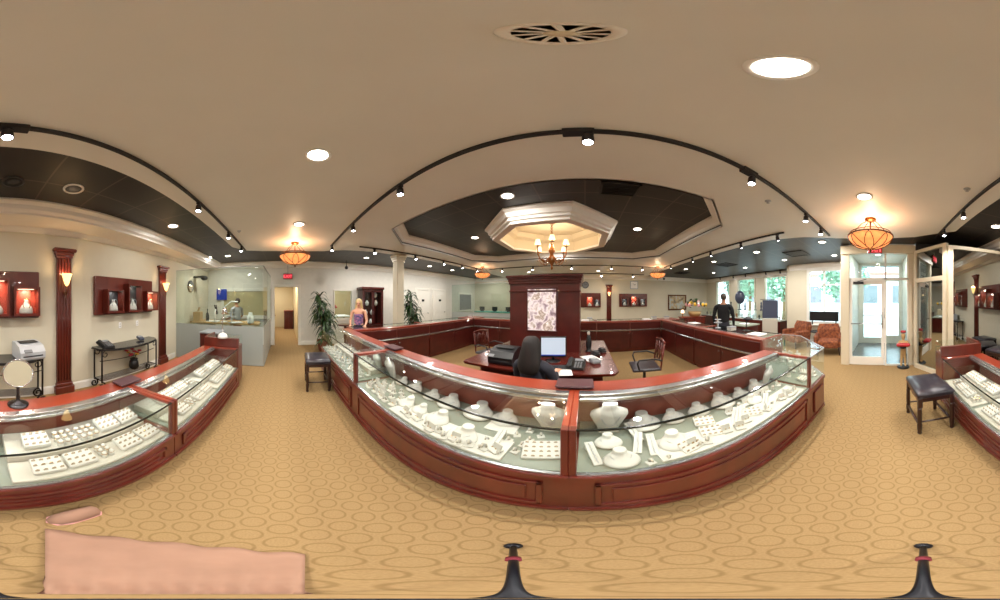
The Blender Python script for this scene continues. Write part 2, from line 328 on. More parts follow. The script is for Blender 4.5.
# open door and cabinet in the passage
r = struct(empty('door_3', (-8.5, -.50, 0), R(0))); b = MB().bbox(0, .8, 0, .04, .01, 2.05)
for z0, z1 in ((.2, .9), (1.05, 1.9)): b.bbox(.12, .68, .038, .05, z0, z1, .006)
b.build('door_leaf', 'trimb', r); MB().sph((.72, .09, 1), .03).cyl((.72, .04, 1), (.72, .09, 1), .01).build('door_handle', 'brass', r)
t = empty('storage_cabinet', (-10.9, .2, 0), 0, 'red-brown storage cabinet at the end of the passage beyond the doorway', 'cabinet')
MB().bbox(-.3, .3, -.25, .25, 0, 1.0).build('body', 'wood', t); MB().bbox(.3, .32, -.23, 0, .05, .95).bbox(.3, .32, .01, .23, .05, .95).build('door', 'dwood', t); MB().bbox(-.33, .35, -.27, .27, 1.0, 1.04).build('top', 'rail', t)
# ---------------------------------------------------------------- vestibule
VX = 4.57
struct(MB().box(VX, 7.2, -.63, .97, .0, .006).build('floor', 'vfloor'))
b = MB(); b.box(VX-.06, VX+.06, .86, 1.06, 0, 2.95).box(VX-.06, VX+.06, -.72, -.56, 0, 2.95).box(VX-.10, VX+.06, -.72, 1.06, 2.74, 2.95)
struct(b.build('trim_20', 'trimb'))
b = MB(); b.box(VX-.03, VX+.03, -.56, .86, 2.10, 2.15).box(VX-.03, VX+.03, -.03, .01, 0, 2.74).box(VX-.03, VX+.03, -.56, -.03, 0, .03).box(VX-.03, VX+.03, -.56, -.53, 0, 2.74)
struct(b.build('trim_21', 'trimw'))
struct(MB().box(VX-.003, VX+.003, .01, .86, 2.15, 2.74).build('window_10', 'gwin')); struct(MB().box(VX-.003, VX+.003, -.53, -.03, 2.15, 2.74).build('window_11', 'gwin')); struct(MB().box(VX-.003, VX+.003, -.53, -.03, .03, 2.10).build('window_12', 'gwin'))
def glass_door(n, x, y0, y1, z1=2.09, bar=True):
    r = struct(empty('door_%d' % n, (x, y0, 0))); W = y1-y0
    MB().box(-.022, .022, 0, .07, .01, z1).box(-.022, .022, W-.07, W, .01, z1).box(-.022, .022, .07, W-.07, .01, .22).box(-.022, .022, .07, W-.07, z1-.1, z1).build('door_frame', 'trimw', r)
    MB().box(-.003, .003, .07, W-.07, .22, z1-.1).build('door_pane', 'gwin', r)
    if bar:
        MB().cyl((-.06, .05, 1.05), (-.06, W-.05, 1.05), .013).cyl((-.02, .05, 1.05), (-.06, .05, 1.05), .01).cyl((-.02, W-.05, 1.05), (-.06, W-.05, 1.05), .01).build('push_bar', 'alu', r)
        MB().tube([(-.02, .04, .95), (-.07, .04, .97), (-.07, .04, 1.3), (-.02, .04, 1.32)], .012).build('pull_handle', 'alu', r)
        MB().bbox(-.07, -.02, W-.35, W-.1, z1-.09, z1-.03).tube([(-.05, W-.2, z1-.03), (-.05, W-.42, z1+.03)], .008).build('door_closer', 'dgrey', r)
    return r
glass_door(4, VX, .02, .86)
glass_door(5, 7.05, -.02, .86, 2.3)
b = MB(); b.box(7.0, 7.1, .86, .97, 0, ZW).box(7.0, 7.1, -.63, -.5, 0, ZW).box(7.0, 7.1, -.5, .86, 2.3, 2.42).box(7.0, 7.1, -.5, -.02, 0, .3).box(7.0, 7.1, -.5, .86, 2.88, ZW).box(7.0, 7.1, -.06, -.02, .3, 2.3)
struct(b.build('trim_22', 'trimw')); struct(MB().box(7.04, 7.045, -.5, .86, 2.42, 2.88).build('window_13', 'gwin'))
struct(MB().box(7.04, 7.045, -.5, -.06, .3, 2.3).build('window_14', 'gwin'))
struct(MB().box(4.5, 7.2, -.72, 1.06, 2.98, 3.0).build('ceiling', 'wallw'))
# mirror-glass screens beside the entrance
def screen(n, p, q, ztop, rail=2.02, w=.09):
    p, q = Vector(p), Vector(q); Ln = (q-p).length; a = math.atan2(q.y-p.y, q.x-p.x)
    r = struct(empty('window_%d' % n, (p.x, p.y, 0), a))
    b = MB().box(0, w, -.04, .04, 0, ztop).box(Ln-w, Ln, -.04, .04, 0, ztop).box(w, Ln-w, -.04, .04, ztop-.07, ztop).box(w, Ln-w, -.04, .04, 0, .1)
    if rail: b.box(w, Ln-w, -.04, .04, rail, rail+.09)
    b.build('window_frame', 'trimb', r); MB().box(w, Ln-w, -.003, .003, .1, ztop-.07).build('window_pane', 'gdark', r)
screen(15, (4.42, -.70), (3.56, -1.20), 2.78); screen(16, (3.54, -1.21), (3.50, YL+.0), 2.72, None, .10)
# ---------------------------------------------------------------- workshop glass (left end) and far glass
GX = -4.43
def partition(name, p, q, ztop, zf, label, n=2, mid=False):
    p, q = Vector(p), Vector(q); Ln = (q-p).length; r = empty(name, (p.x, p.y, 0), math.atan2(q.y-p.y, q.x-p.x), label, 'partition')
    for k in range(n):
        a, c = Ln*k/n+.004, Ln*(k+1)/n-.004
        MB().box(a, c, -.005, .005, zf, ztop).build('glass_pane', 'gpart', r); MB().box(a, c, -.006, .006, .02, zf).build('frosted_pane', 'frost', r)
    MB().box(0, Ln, -.012, .012, 0, .02).box(0, Ln, -.01, .01, ztop, ztop+.015).build('channel', 'alu', r)
    return r
partition('glass_partition', (GX, YL+.03), (GX, -.51), 2.42, .99, 'tall clear glass partition with frosted base in front of the repair workshop', 2)
partition('glass_partition', (GX, -.50), (XB+.1, -.50), 2.42, .99, 'clear glass side screen of the workshop running beside the passage aisle', 2)
partition('glass_partition', (XB+.05, 8.0), (-3.0, 8.0), 2.42, .99, 'greenish glass office partition in the corner behind the long red counters', 3)
partition('glass_partition', (-3.0, 8.0), (-3.0, YF-.05), 2.42, .99, 'short glass return of the corner office running to the far wall', 2)
# ---------------------------------------------------------------- display cases
def display_case(origin, rz, L, D, H, zg, label, group, npanel=1, back=True, ends=(1, 1), strip=True):
    r = empty('display_case', (origin[0], origin[1], 0), rz, label, 'display case', group)
    w = .034
    b = MB().box(.03, L-.03, .05, D-.03, 0, .07).box(.0, L, .0, D, .06, zg)
    b.bbox(-.0, L, -.018, .02, .06, .10, .006).bbox(0, L, -.022, .02, zg-.03, zg, .008)
    b.build('base', 'wood', r)
    for k in range(npanel):
        a = L*k/npanel+.11; c = L*(k+1)/npanel-.11; z0, z1 = .15, zg-.10
        p = MB()
        for q in ((a, c, z0, z0+.03), (a, c, z1-.03, z1), (a, a+.03, z0, z1), (c-.03, c, z0, z1)): p.bbox(q[0], q[1], -.016, .004, q[2], q[3], .005)
        p.bbox(a+.075, c-.075, -.012, .004, z0+.065, z1-.065, .01); p.build('raised_panel', 'dwood' if False else 'wood', r)
    MB().box(w, L-w, .02, D-.02, zg, zg+.012).build('case_floor', 'deck', r)
    MB().box(0, L, D-.02, D, zg, H-.03).build('back_panel', 'lcase', r)
    MB().bbox(-.0, L, D-.165, D+.01, H-.028, H+.004, .007).build('top_rail', 'rail', r)
    s = MB().bbox(.0, L, D-.225, D-.166, H-.022, H+.002, .004).bbox(w, L-w, D-.24, D-.2, H-.05, H-.022, .006)
    s.build('light_channel', 'alu', r)
    MB().box(w, L-w, .0, .006, zg+.004, H-.004).build('front_glass', 'gshelf', r)
    MB().box(w, L-w, .006, D-.226, H-.006, H).build('top_glass', 'gshelf', r)
    MB().box(w, L-w, -.003, .008, H-.006, H+.004).build('glass_edge', 'gedge', r)
    MB().box(w, L-w, -.006, .014, zg, zg+.014).build('glass_channel', 'alu', r)
    for e, (x0, x1) in zip(ends, ((0, w), (L-w, L))):
        if e == 1: MB().bbox(x0, x1, -.006, w, zg, H+.004, .004).build('end_post', 'wood', r); MB().bbox(x0, x1, w-.004, D-.16, H-.026, H+.005, .004).build('top_bar', 'rail', r)
    for x in ([0] if ends[0] else [])+([L] if ends[1] else []):
        MB().box(x+.001 if x == 0 else x-.006, x+.006 if x == 0 else x-.001, w, D-.02, zg, H-.026).build('end_glass', 'gshelf', r)
    if back:
        n = 2
        for k in range(n):
            a, c = L*k/n+.012, L*(k+1)/n-.012
            MB().bbox(a, c, D, D+.018, H-.25, H-.045, .004).build('drawer', 'iwood', r)
            d = MB().bbox(a, c, D, D+.018, .1, H-.30, .004).build('door', 'iwood', r)
            MB().sph((c-.05 if k == 0 else a+.05, D+.03, H-.38), .012).build('knob', 'alu', d)
        MB().bbox(.0, L, D, D+.03, H-.295, H-.26, .004).build('counter_strip', 'alu', r)
    # case lamp behind the front glass edge
    if strip:
        la = bpy.data.lights.new('case_lamp', 'AREA'); la.shape = 'RECTANGLE'; la.size = L-.2; la.size_y = .03; la.energy = strip*L; la.color = (1, .97, .92)
        lo = bpy.data.objects.new('case_lamp', la); C.objects.link(lo); lo.parent = r; lo.location = (L/2, D-.235, H-.055); lo.rotation_euler = (R(-38), 0, 0)
    return r
YA, YB = .80, 1.425; D1 = YB-YA; HT, ZG = .969, .572; DK = ZG+.012
CS = 1.1
for i, (x0, nm) in enumerate(((-4.12, 'mahogany display case of jewellery stands at the passage end of the high counter'), (-2.095, 'mahogany display case filled with white necklace busts and ring boxes'), (-.07, 'mahogany display case of busts and ring trays reaching the corner case'))):
    display_case((x0, YA), 0, 2.025, D1, HT, ZG, nm, 'high display cases along the aisle', strip=CS, ends=(2 if i == 0 else 1, 1))
# low row opposite (front faces +Y)
LY, LH, LZ = -.80, .763, .397; LD = .65
for i, (x1, nm) in enumerate(((-1.23, 'low mahogany display case of ring trays nearest the glass workshop'), (.75, 'low mahogany display case of ring trays with the round mirror on it'), (2.62, 'low mahogany display case of ring trays beside the leather stool and entrance'))):
    display_case((x1, LY), PI, 1.97 if i < 2 else 1.87, LD, LH, LZ, nm, 'low display cases along the aisle', back=False, strip=CS*1.1)
# island: side, far and near-window counters
for i, (y, nm) in enumerate(((1.46, 'red wood counter case beside the blonde woman, seen from behind'), (3.56, 'red wood counter case in front of the white doors, seen from behind'))):
    display_case((-4.40, y+2.08), -PI/2, 2.08, .63, HT, ZG, nm, 'counters around the sales island', strip=False)
for i, (x, nm) in enumerate(((-3.75, 'red wood counter case below the corner glass office, seen from behind'), (-1.7, 'red wood counter case hidden partly by the tall desk tower'), (.35, 'red wood counter case below the wall pilaster, seen from behind'))):
    display_case((x+2.04, 6.36), PI, 2.04, .65, HT, ZG, nm, 'counters around the sales island', strip=False)
for i, (y, nm) in enumerate(((1.86, 'dark wood counter case between the corner case and the man in black'), (3.80, 'dark wood counter case below the landscape painting, seen from behind'))):
    display_case((3.10, y), PI/2, 1.92, .65, HT, ZG, nm, 'counters around the sales island', strip=False)
def corner(x0, x1, y0, y1, label):
    r = empty('corner_cabinet', ((x0+x1)/2, (y0+y1)/2, 0), 0, label, 'cabinet'); a, c = (x1-x0)/2, (y1-y0)/2
    MB().bbox(-a, a, -c, c, 0, .94).build('body', 'iwood', r); MB().bbox(-a, a, -c, c, .94, .972, .006).build('top', 'rail', r)
corner(-4.40, -3.765, 5.66, 6.36, 'square corner cabinet joining the red counters below the glass office')
corner(2.43, 3.10, 5.74, 6.36, 'square corner cabinet joining the dark counters below the wall clock')
# angled glass corner case at the entrance end
poly = [(1.96, .80), (2.42, .80), (3.10, 1.46), (3.10, 1.85), (2.45, 1.85), (1.96, 1.425)]
t = empty('corner_display_case', (2.4, 1.3, 0), 0, 'angled all-glass corner display case over a mahogany base near the armchairs', 'display case')
q = [(x-2.4, y-1.3) for x, y in poly]
MB().prism(offs(q, .04), 0, .07).prism(q, .06, ZG-.03).prism(offs(q, -.012), ZG-.04, ZG).prism(offs(q, -.012), .06, .1).build('base', 'wood', t)
MB().prism(offs(q, .02), ZG, ZG+.012).build('case_floor', 'deck', t)
for i in (0, 1, 2):
    a, c = Vector(q[i]), Vector(q[i+1]); n = (c-a).length; T = rotm(z=math.atan2(c.y-a.y, c.x-a.x), loc=(a.x, a.y, 0))
    MB().box(.004, n-.004, 0, .006, ZG+.002, HT-.004, T=T).build('front_glass', 'gshelf', t)
    MB().box(0, n, -.003, .008, HT-.006, HT+.004, T=T).build('glass_edge', 'silver', t)
    MB().bbox(.08, n-.08, -.02, .002, .15, ZG-.1, .008, T=T).build('raised_panel', 'wood', t)
MB().prism(offs(q, .006), HT-.006, HT).build('top_glass', 'gshelf', t)
MB().box(.05, .69, .53, .55, ZG, HT-.006).build('back_panel', 'lcase', t)
MB().box(-.36, .32, -.26, .3, ZG+.20, ZG+.206).build('glass_shelf', 'gshelf', t)
# end boxes of the low row
def end_box(x, s, label):
    r = empty('end_cabinet', (x, LY, 0), 0, label, 'cabinet')
    MB().bbox(-.0, .06, -.65, .0, 0, .93).bbox(.06, .5, -.65, -.05, .0, .74).build('body', 'wood', r)
    MB().box(.06, .5, -.05, -.044, .50, .92).box(.494, .5, -.6, -.05, .50, .92).box(.06, .5, -.6, -.05, .92, .926).build('glass_box', 'gshelf', r)
    MB().bbox(.07, .48, -.6, -.1, .74, .76).build('inner_shelf', 'white', r)
    MB().bbox(.06, .5, -.65, -.62, .74, .95).build('back_panel', 'wood', r)
    if s < 0:
        r.scale = (-1, 1, 1)
    return r
end_box(2.63, 1, 'tall red wood end cabinet with glass box beside the entrance screens')
end_box(-3.22, -1, 'tall red wood end cabinet closing the low cases near the workshop glass')
t = empty('side_cabinet', (-4.05, -1.62, 0), 0, 'small dark red cabinet behind the end cabinet near the workshop glass', 'cabinet')
MB().bbox(-.3, .3, -.25, .25, 0, .98).build('body', 'dwood', t); MB().bbox(-.32, .32, -.27, .27, .98, 1.01).build('top', 'silver', t)
t.scale = (.8, .8, .9)
for x in (-.28, .01): MB().bbox(x, x+.27, .25, .268, .06, .94).build('door', 'wood', t)
# plaques on the joints
def plaque(x, y, z, rz, label):
    r = empty('sales_pad', (x, y, z), rz, label, 'sales pad', 'sales pads on the case joints')
    MB().bbox(-.13, .13, -.075, .075, .012, .03, .006).build('pad', 'pwood', r); MB().bbox(-.115, .115, -.06, .06, 0, .012).build('foot', 'black', r); return r
plaque(-.07, 1.335, HT+.006, 0, 'brown leather sales pad on the case joint behind the seated woman')
plaque(-2.095, 1.335, HT+.006, 0, 'brown leather sales pad on the high case beside the drawers')
plaque(-1.25, -1.36, LH+.006, 0, 'purplish sales pad on the low cases near the iron tables')
# ---------------------------------------------------------------- jewellery stands
def bust_proto():
    r = empty('necklace_bust', (0, 0, 0), 0, 'x', 'necklace bust')
    T = rotm()
    rings = []
    for rr, z, yy, k in ((.080, 0, .0, .8), (.104, .006, -.008, .8), (.112, .016, -.01, .8), (.106, .030, -.004, .78), (.088, .044, .010, .78), (.062, .055, .026, .8), (.047, .064, .034, .9), (.043, .074, .038, .95), (.042, .092, .040, .95), (.038, .097, .040, .95)):
        rings.append([(rr*math.cos(2*PI*i/28), yy+rr*k*math.sin(2*PI*i/28)*(1.12 if math.sin(2*PI*i/28) < 0 else .8), z) for i in range(28)])
    MB().loft(rings).build('bust_form', 'white', r)
    b = MB(); pts = []
    for i in range(21):
        a = PI+.25+(PI-.5)*i/20; k = 1-abs(i-10)/10.0
        pts.append((.066*math.cos(a), .012+.070*math.sin(a)*(.8+.3*k), .060-.026*k))
    b.tube([tuple(T @ Vector(p)) for p in pts], .0022, 5); b.build('necklace', 'silver', r)
    return r
def tall_proto():
    r = empty('tall_necklace_stand', (0, 0, 0), 0, 'x', 'necklace bust'); b = MB()
    prof = [(.05, 0), (.058, .04), (.078, .10), (.094, .15), (.09, .175), (.06, .195), (.038, .21), (.035, .24)]
    b.lathe(prof, n=24, sy=.42, T=rotm(x=R(16))); b.build('bust_form', 'white', r)
    c = MB(); T = rotm(x=R(16)); c.tube([tuple(T @ Vector((x*.045, -.038-.006*(1-x*x), .09+.075*x*x))) for x in [i/8-1 for i in range(17)]], .002, 5); c.build('necklace', 'silver', r)
    MB().bbox(-.05, .05, -.04, .06, 0, .012).build('foot', 'white2', r); return r
def tray_proto(nm='ring_tray', W=.15, Dp=.11, nx=4, ny=3):
    r = empty(nm, (0, 0, 0), 0, 'x', 'ring tray')
    T = rotm(x=R(12), loc=(0, 0, .012)); b = MB().bbox(-W/2, W/2, -Dp/2, Dp/2, 0, .024, .006, T=T)
    b.bbox(-W/2+.01, W/2-.01, -Dp/2+.01, Dp/2, -.008, .004, .004, T=T)
    b.build('tray_body', 'white', r); s = MB()
    for i in range(nx):
        for j in range(ny):
            cx = -W/2+W*(i+.5)/nx; cy = -Dp/2+Dp*(j+.5)/ny
            s.bbox(cx-.010, cx+.010, cy-.0045, cy+.0045, .0235, .0262, .001, T=T)
            s.torus((0, 0, 0), .008, .0016, 8, 4, 1, T=T @ rotm(x=PI/2, loc=(cx, cy, .028)), a1=PI)
    o = s.build('ring_slots', ['slot', 'gold'], r); o['kind'] = 'stuff'; return r
def finger_proto():
    r = empty('ring_finger_stand', (0, 0, 0), 0, 'x', 'ring stand')
    MB().lathe([(.016, 0), (.0175, .003), (.015, .012), (.0135, .036), (.011, .041), (.004, .043)], n=12).build('stand', 'white', r)
    MB().torus((0, 0, .03), .0145, .0018, 12, 5).build('ring', 'gold', r); return r
def clip_proto():
    r = empty('ring_clip_stand', (0, 0, 0), 0, 'x', 'ring stand')
    MB().bbox(-.024, .024, -.022, .022, 0, .009, .003).build('foot', 'white', r)
    MB().tube([(0, .012, .008), (0, .01, .03), (0, -.002, .044), (0, -.014, .036), (0, -.014, .026)], [.008, .008, .008, .007, .006], 8).build('finger', 'white2', r)
    MB().torus((0, 0, 0), .0105, .0018, 12, 5, T=rotm(x=R(50), loc=(0, -.006, .041))).build('ring', 'silver', r); return r
def ramp_proto():
    r = empty('bracelet_ramp', (0, 0, 0), 0, 'x', 'bracelet stand'); T = rotm(x=R(14), loc=(0, 0, .025))
    MB().bbox(-.025, .025, -.1, .1, 0, .012, .003, T=T).bbox(-.022, .022, .06, .09, -.045, 0, T=T).build('ramp', 'white', r)
    MB().tube([(.004*math.sin(i*1.9), -.085+.17*i/20, .0145) for i in range(21)], .0028, 5, T=T).build('bracelet', 'silver', r); return r
def earbox_proto():
    r = empty('earring_box', (0, 0, 0), 0, 'x', 'earring stand')
    MB().bbox(-.028, .028, -.02, .03, 0, .014, .003).bbox(-.026, .026, -.004, .003, .0, .045, .003, T=rotm(x=R(-18), loc=(0, .01, .008))).build('card', 'white', r)
    MB().sph((-.011, -.004, .032), .004, n=6).sph((.011, -.004, .032), .004, n=6).build('earrings', 'gold', r); return r
pr = dict(bust=bust_proto(), tall=tall_proto(), tray=tray_proto(), big=tray_proto('large_ring_tray', .24, .16, 6, 4), fin=finger_proto(), clip=clip_proto(), ramp=ramp_proto(), ear=earbox_proto())
cnt = {}
WORD = dict(bust='white necklace bust', tall='tall upright white necklace bust', tray='white ring tray', big='large white ring tray', fin='white ring finger', clip='small white ring clip', ramp='white bracelet ramp', ear='small white earring stand')
def put(k, x, y, z, rz=0, where='', scale=None, tintm=None):
    key = (k, where); cnt[key] = cnt.get(key, 0)+1
    n = cnt[key]; lab = '%s, %s %s' % (WORD[k], ORD[n-1] if n <= 20 else 'twenty-'+ORD[n-21], where)
    return first_or_dup(pr[k], ST, (x, y, z), rz, lab, WORD[k]+'s in the cases', scale)
zk = DK
def clampy(y): return min(max(y, YA+.05), YB-.13)
# module B and C: back row of busts (px, py at foot)
def riser0(x0, x1, y0, y1, z, h, label):
    r = empty('display_riser', ((x0+x1)/2, (y0+y1)/2, z), 0, label, 'display riser'); a, c = (x1-x0)/2, (y1-y0)/2
    MB().bbox(-a, a, -c, c, 0, h, .004).build('riser', 'white', r); return r
riser0(-1.38, -.40, .83, 1.04, DK, .014, 'thin white platform under the front necklace busts of the middle high case')
riser0(.36, 1.86, .83, 1.06, DK, .014, 'thin white platform at the front of the entrance-side high case')
riser0(-.66, -.44, 1.12, 1.26, DK, .012, 'small white platform beside the tall bust in the middle high case')
w1 = 'from the passage side in the back row of high cases'
for px, py, s in ((406, 382, .72), (420, 388, .9), (435.5, 396, .78), (455, 402, 1.0), (481, 413, 1.08), (507, 419, .9)):
    x, y = P(px, py, zk); put('bust', x, clampy(y), zk, R(random.uniform(-14, 4)), w1, s*1.08)
for px, py, s in ((641, 421, 1.02), (670, 416, .8), (694, 409, .82), (716, 401, 1.05), (735, 394, .85), (751, 387, 1.0)):
    x, y = P(px, py, zk); put('bust', x, clampy(y), zk, R(random.uniform(0, 22)), w1, s*1.08)
w2 = 'from the passage side in the front row of high cases'
for px, py, s in ((408, 404, .9), (421, 411, .8), (439.5, 420, 1.0), (464, 437, 1.08), (608, 443, .8), (621, 460, .9), (675, 443, 1.05), (753, 401, .9), (788, 394, .85)):
    x, y = P(px, py, zk); put('bust', x, clampy(y), zk, R((px-600)*.12), w2, s*.95)
w3 = 'along the high cases from the passage side'
for px, py, s in ((383, 370, 1.35), (394, 378, 1.35), (551, 428, 1.3), (608, 429, 1.35), (764, 384, 1.1)):
    x, y = P(px, py, zk); put('tall', x, clampy(y), zk, R((px-585)*.08), w3, s)
for px, py in ((499, 455), (480, 449), (487, 441), (515, 452), (509, 441), (517, 436), (530, 441), (530, 432), (541, 437), (523, 446), (651, 463), (668.5, 459), (694, 441), (700, 446), (735, 428), (741, 424), (772, 405), (778, 402)):
    x, y = P(px, py, zk); put('clip', x, clampy(y), zk, R(random.uniform(-25, 25)), 'along the high cases from the passage side')
for px, py, a in ((498, 441, 2), (593, 456, 14), (638, 445, -18), (652, 447, -10), (735, 418, -50), (742, 415, -50), (765, 402, -60), (633, 434, 12)):
    x, y = P(px, py, zk); put('ramp', x, min(clampy(y), YB-.2), zk, R(a), 'along the high cases from the passage side')
for px, py, k, a in ((545, 452, 'big', 12), (711, 433, 'tray', -20), (752, 414, 'tray', -35), (690, 447, 'tray', 15), (704, 423, 'tray', -20)):
    x, y = P(px, py, zk); x0 = zk; put(k, x, clampy(y), zk, R(a), 'along the high cases from the passage side')
random.seed(11)
def scatter(x0, x1, y0, y1, n, where, z, kinds, mind=.055, sc=1.25):
    pts = []; tries = 0
    while len(pts) < n and tries < 4000:
        tries += 1; p = (random.uniform(x0, x1), random.uniform(y0, y1))
        if all((p[0]-q[0])**2+(p[1]-q[1])**2 > mind**2 for q in pts): pts.append(p)
    pts.sort()
    for p in pts: put(random.choice(kinds), p[0], p[1], z, R(random.uniform(-30, 30)), where, sc)
def riser(x0, x1, y0, y1, z, h, label):
    r = empty('display_riser', ((x0+x1)/2, (y0+y1)/2, z), 0, label, 'display riser'); a, c = (x1-x0)/2, (y1-y0)/2
    MB().bbox(-a, a, -c, c, 0, h, .006).build('riser', 'white2', r); return r
# passage-end module of the high cases
scatter(-4.0, -2.2, .86, 1.04, 40, 'of the front jumble in the passage-end high case', zk, ['ear', 'clip', 'ear'], .05)
riser(-4.0, -2.25, 1.08, 1.3, zk, .07, 'long ivory display riser inside the passage-end high case')
scatter(-3.9, -2.35, 1.11, 1.28, 26, 'on the long ivory riser of the passage-end high case', zk+.07, ['ear', 'clip', 'fin'], .06)
scatter(-2.0, -1.42, .86, 1.12, 24, 'of the jumble beside the tall grey-white busts', zk, ['ear', 'clip', 'ear'], .06)
scatter(-1.3, -.45, .85, .90, 12, 'in the very front row below the necklace busts', zk+.014, ['ear', 'clip'], .055)
scatter(.55, 1.9, .87, .93, 10, 'in the very front row of the entrance-side high case', zk+.014, ['ear', 'clip', 'ear'], .06)
scatter(1.0, 1.85, 1.08, 1.16, 10, 'in the middle of the entrance-side high case', zk, ['ear', 'ear', 'fin'], .07)
for x, y, a in ((2.12, .98, 0), (2.36, 1.08, 30), (2.62, 1.3, 40), (2.85, 1.6, 60)): put('tray', x, y, zk, R(a), 'in the angled glass corner case')
scatter(2.1, 2.6, 1.12, 1.5, 14, 'on the glass shelf of the corner case', ZG+.207, ['ear', 'clip', 'ear'], .08)
scatter(2.1, 2.45, .88, 1.3, 9, 'in the angled glass corner case', zk, ['ear', 'clip', 'ear'], .1)
# low cases: lower step (front) and upper step (rear)
def low_module(x0, x1, nm, seed, lay):
    random.seed(seed); z = LZ+.012
    riser(x0+.0, x1, -1.035, -.83, z, .022, 'low white display step at the front of the %s' % nm)
    riser(x0+.0, x1, -1.34, -1.045, z, .075, 'raised white tray step at the rear of the %s' % nm)
    zf, zu = z+.022, z+.075; x = x0+.1; k = 0
    while x < x1-.08:
        c = lay[k % len(lay)]; k += 1
        if c[0] == 't': put('tray', x, -.935, zf, PI, 'from the workshop, front step, %s' % nm, (1.15, 1.18, 1.5)); dx = .19
        else:
            for j in range(3):
                for i in range(2): put('fin', x-.03+.05*i, -.90-.042*j, zf, 0, 'from the workshop, front step, %s' % nm, (1.15, 1.15, 1.3))
            dx = .13
        if c[1] == 't': put('tray', x, -1.17, zu, PI, 'from the workshop, rear step, %s' % nm, (1.15, 1.25, 1.9))
        else:
            for j in range(3):
                for i in range(3): put('fin', x-.055+.05*i, -1.10-.058*j, zu, 0, 'from the workshop, rear step, %s' % nm, (1.3, 1.3, 1.45))
        x += max(dx, .165)
low_module(-3.1, -2.25, 'workshop-end low case', 3, ['tt', 'ft', 'tf', 'tt'])
low_module(-2.2, -1.32, 'low case under the sales pad', 4, ['tf', 'tt', 'ft', 'tt'])
low_module(-1.15, -.12, 'round mirror low case', 5, ['tt', 'tt', 'ff', 'tf', 'tt'])
low_module(0.02, .62, 'low case past the mirror', 6, ['tt', 'ft'])
low_module(.85, 1.66, 'middle entrance-side low case', 8, ['tt', 'ft', 'tf', 'tt'])
low_module(1.72, 2.52, 'entrance-end low case', 9, ['ft', 'tf', 'tt'])
# ---------------------------------------------------------------- walls: pilasters, wall cases, clocks, art
def pilaster(x, y, rz, label):
    r = empty('pilaster', (x, y, 0), rz, label, 'pilaster', 'mahogany wall pilasters'); w = .125
    b = MB().box(-w, w, .0, .05, .2, 2.33)
    for k in range(5): cx = -w+.025+.05*k; b.cyl((cx, .05, .25), (cx, .05, 2.3), .013, n=8)
    b.build('shaft', 'wood', r)
    MB().bbox(-w-.04, w+.04, 0, .10, 0, .14, .01).bbox(-w-.02, w+.02, 0, .08, .14, .2, .01).build('plinth', 'wood', r)
    MB().bbox(-w-.02, w+.02, 0, .07, 2.31, 2.35, .008).bbox(-w-.04, w+.04, 0, .09, 2.35, 2.41, .015).bbox(-w-.07, w+.07, 0, .12, 2.41, 2.46, .01).build('capital', 'wood', r)
    s = empty('wall_sconce', (x, y, 0), rz, 'lit amber glass sconce on the '+label.replace('fluted ', ''), 'wall lamp', 'amber wall sconces')
    MB().lathe([(.02, 0), (.028, .01), (.02, .02)], T=rotm(x=R(-90), loc=(0, .06, 1.74))).tube([(0, .07, 1.74), (0, .12, 1.70), (0, .14, 1.76), (0, .14, 1.83)], .008).tube([(0, .07, 1.74), (0, .09, 1.64), (0, .075, 1.56)], [.008, .008, .004]).build('bracket', 'bronze', s)
    MB().lathe([(.012, -.02), (.035, .01), (.05, .06), (.07, .13), (.088, .17), (.082, .172), (.06, .12)], (0, .14, 1.86), 16, cap=False).build('lamp_shade', 'sconce', s)
    la = bpy.data.lights.new('sconce_lamp', 'POINT'); la.energy = 3.5; la.color = (1, .72, .4); la.shadow_soft_size = .05
    lo = bpy.data.objects.new('sconce_lamp', la); C.objects.link(lo); lo.parent = s; lo.location = (0, .14, 2.03)
pilaster(-3.8, YL+.003, 0, 'fluted mahogany pilaster beside the workshop glass')
pilaster(-1.245, YL+.003, 0, 'fluted mahogany pilaster between the two iron tables')
pilaster(1.31, YL+.003, 0, 'fluted mahogany pilaster near the entrance, seen only in the screens')
pilaster(1.31, YF-.003, PI, 'fluted mahogany pilaster on the far wall behind the counters')
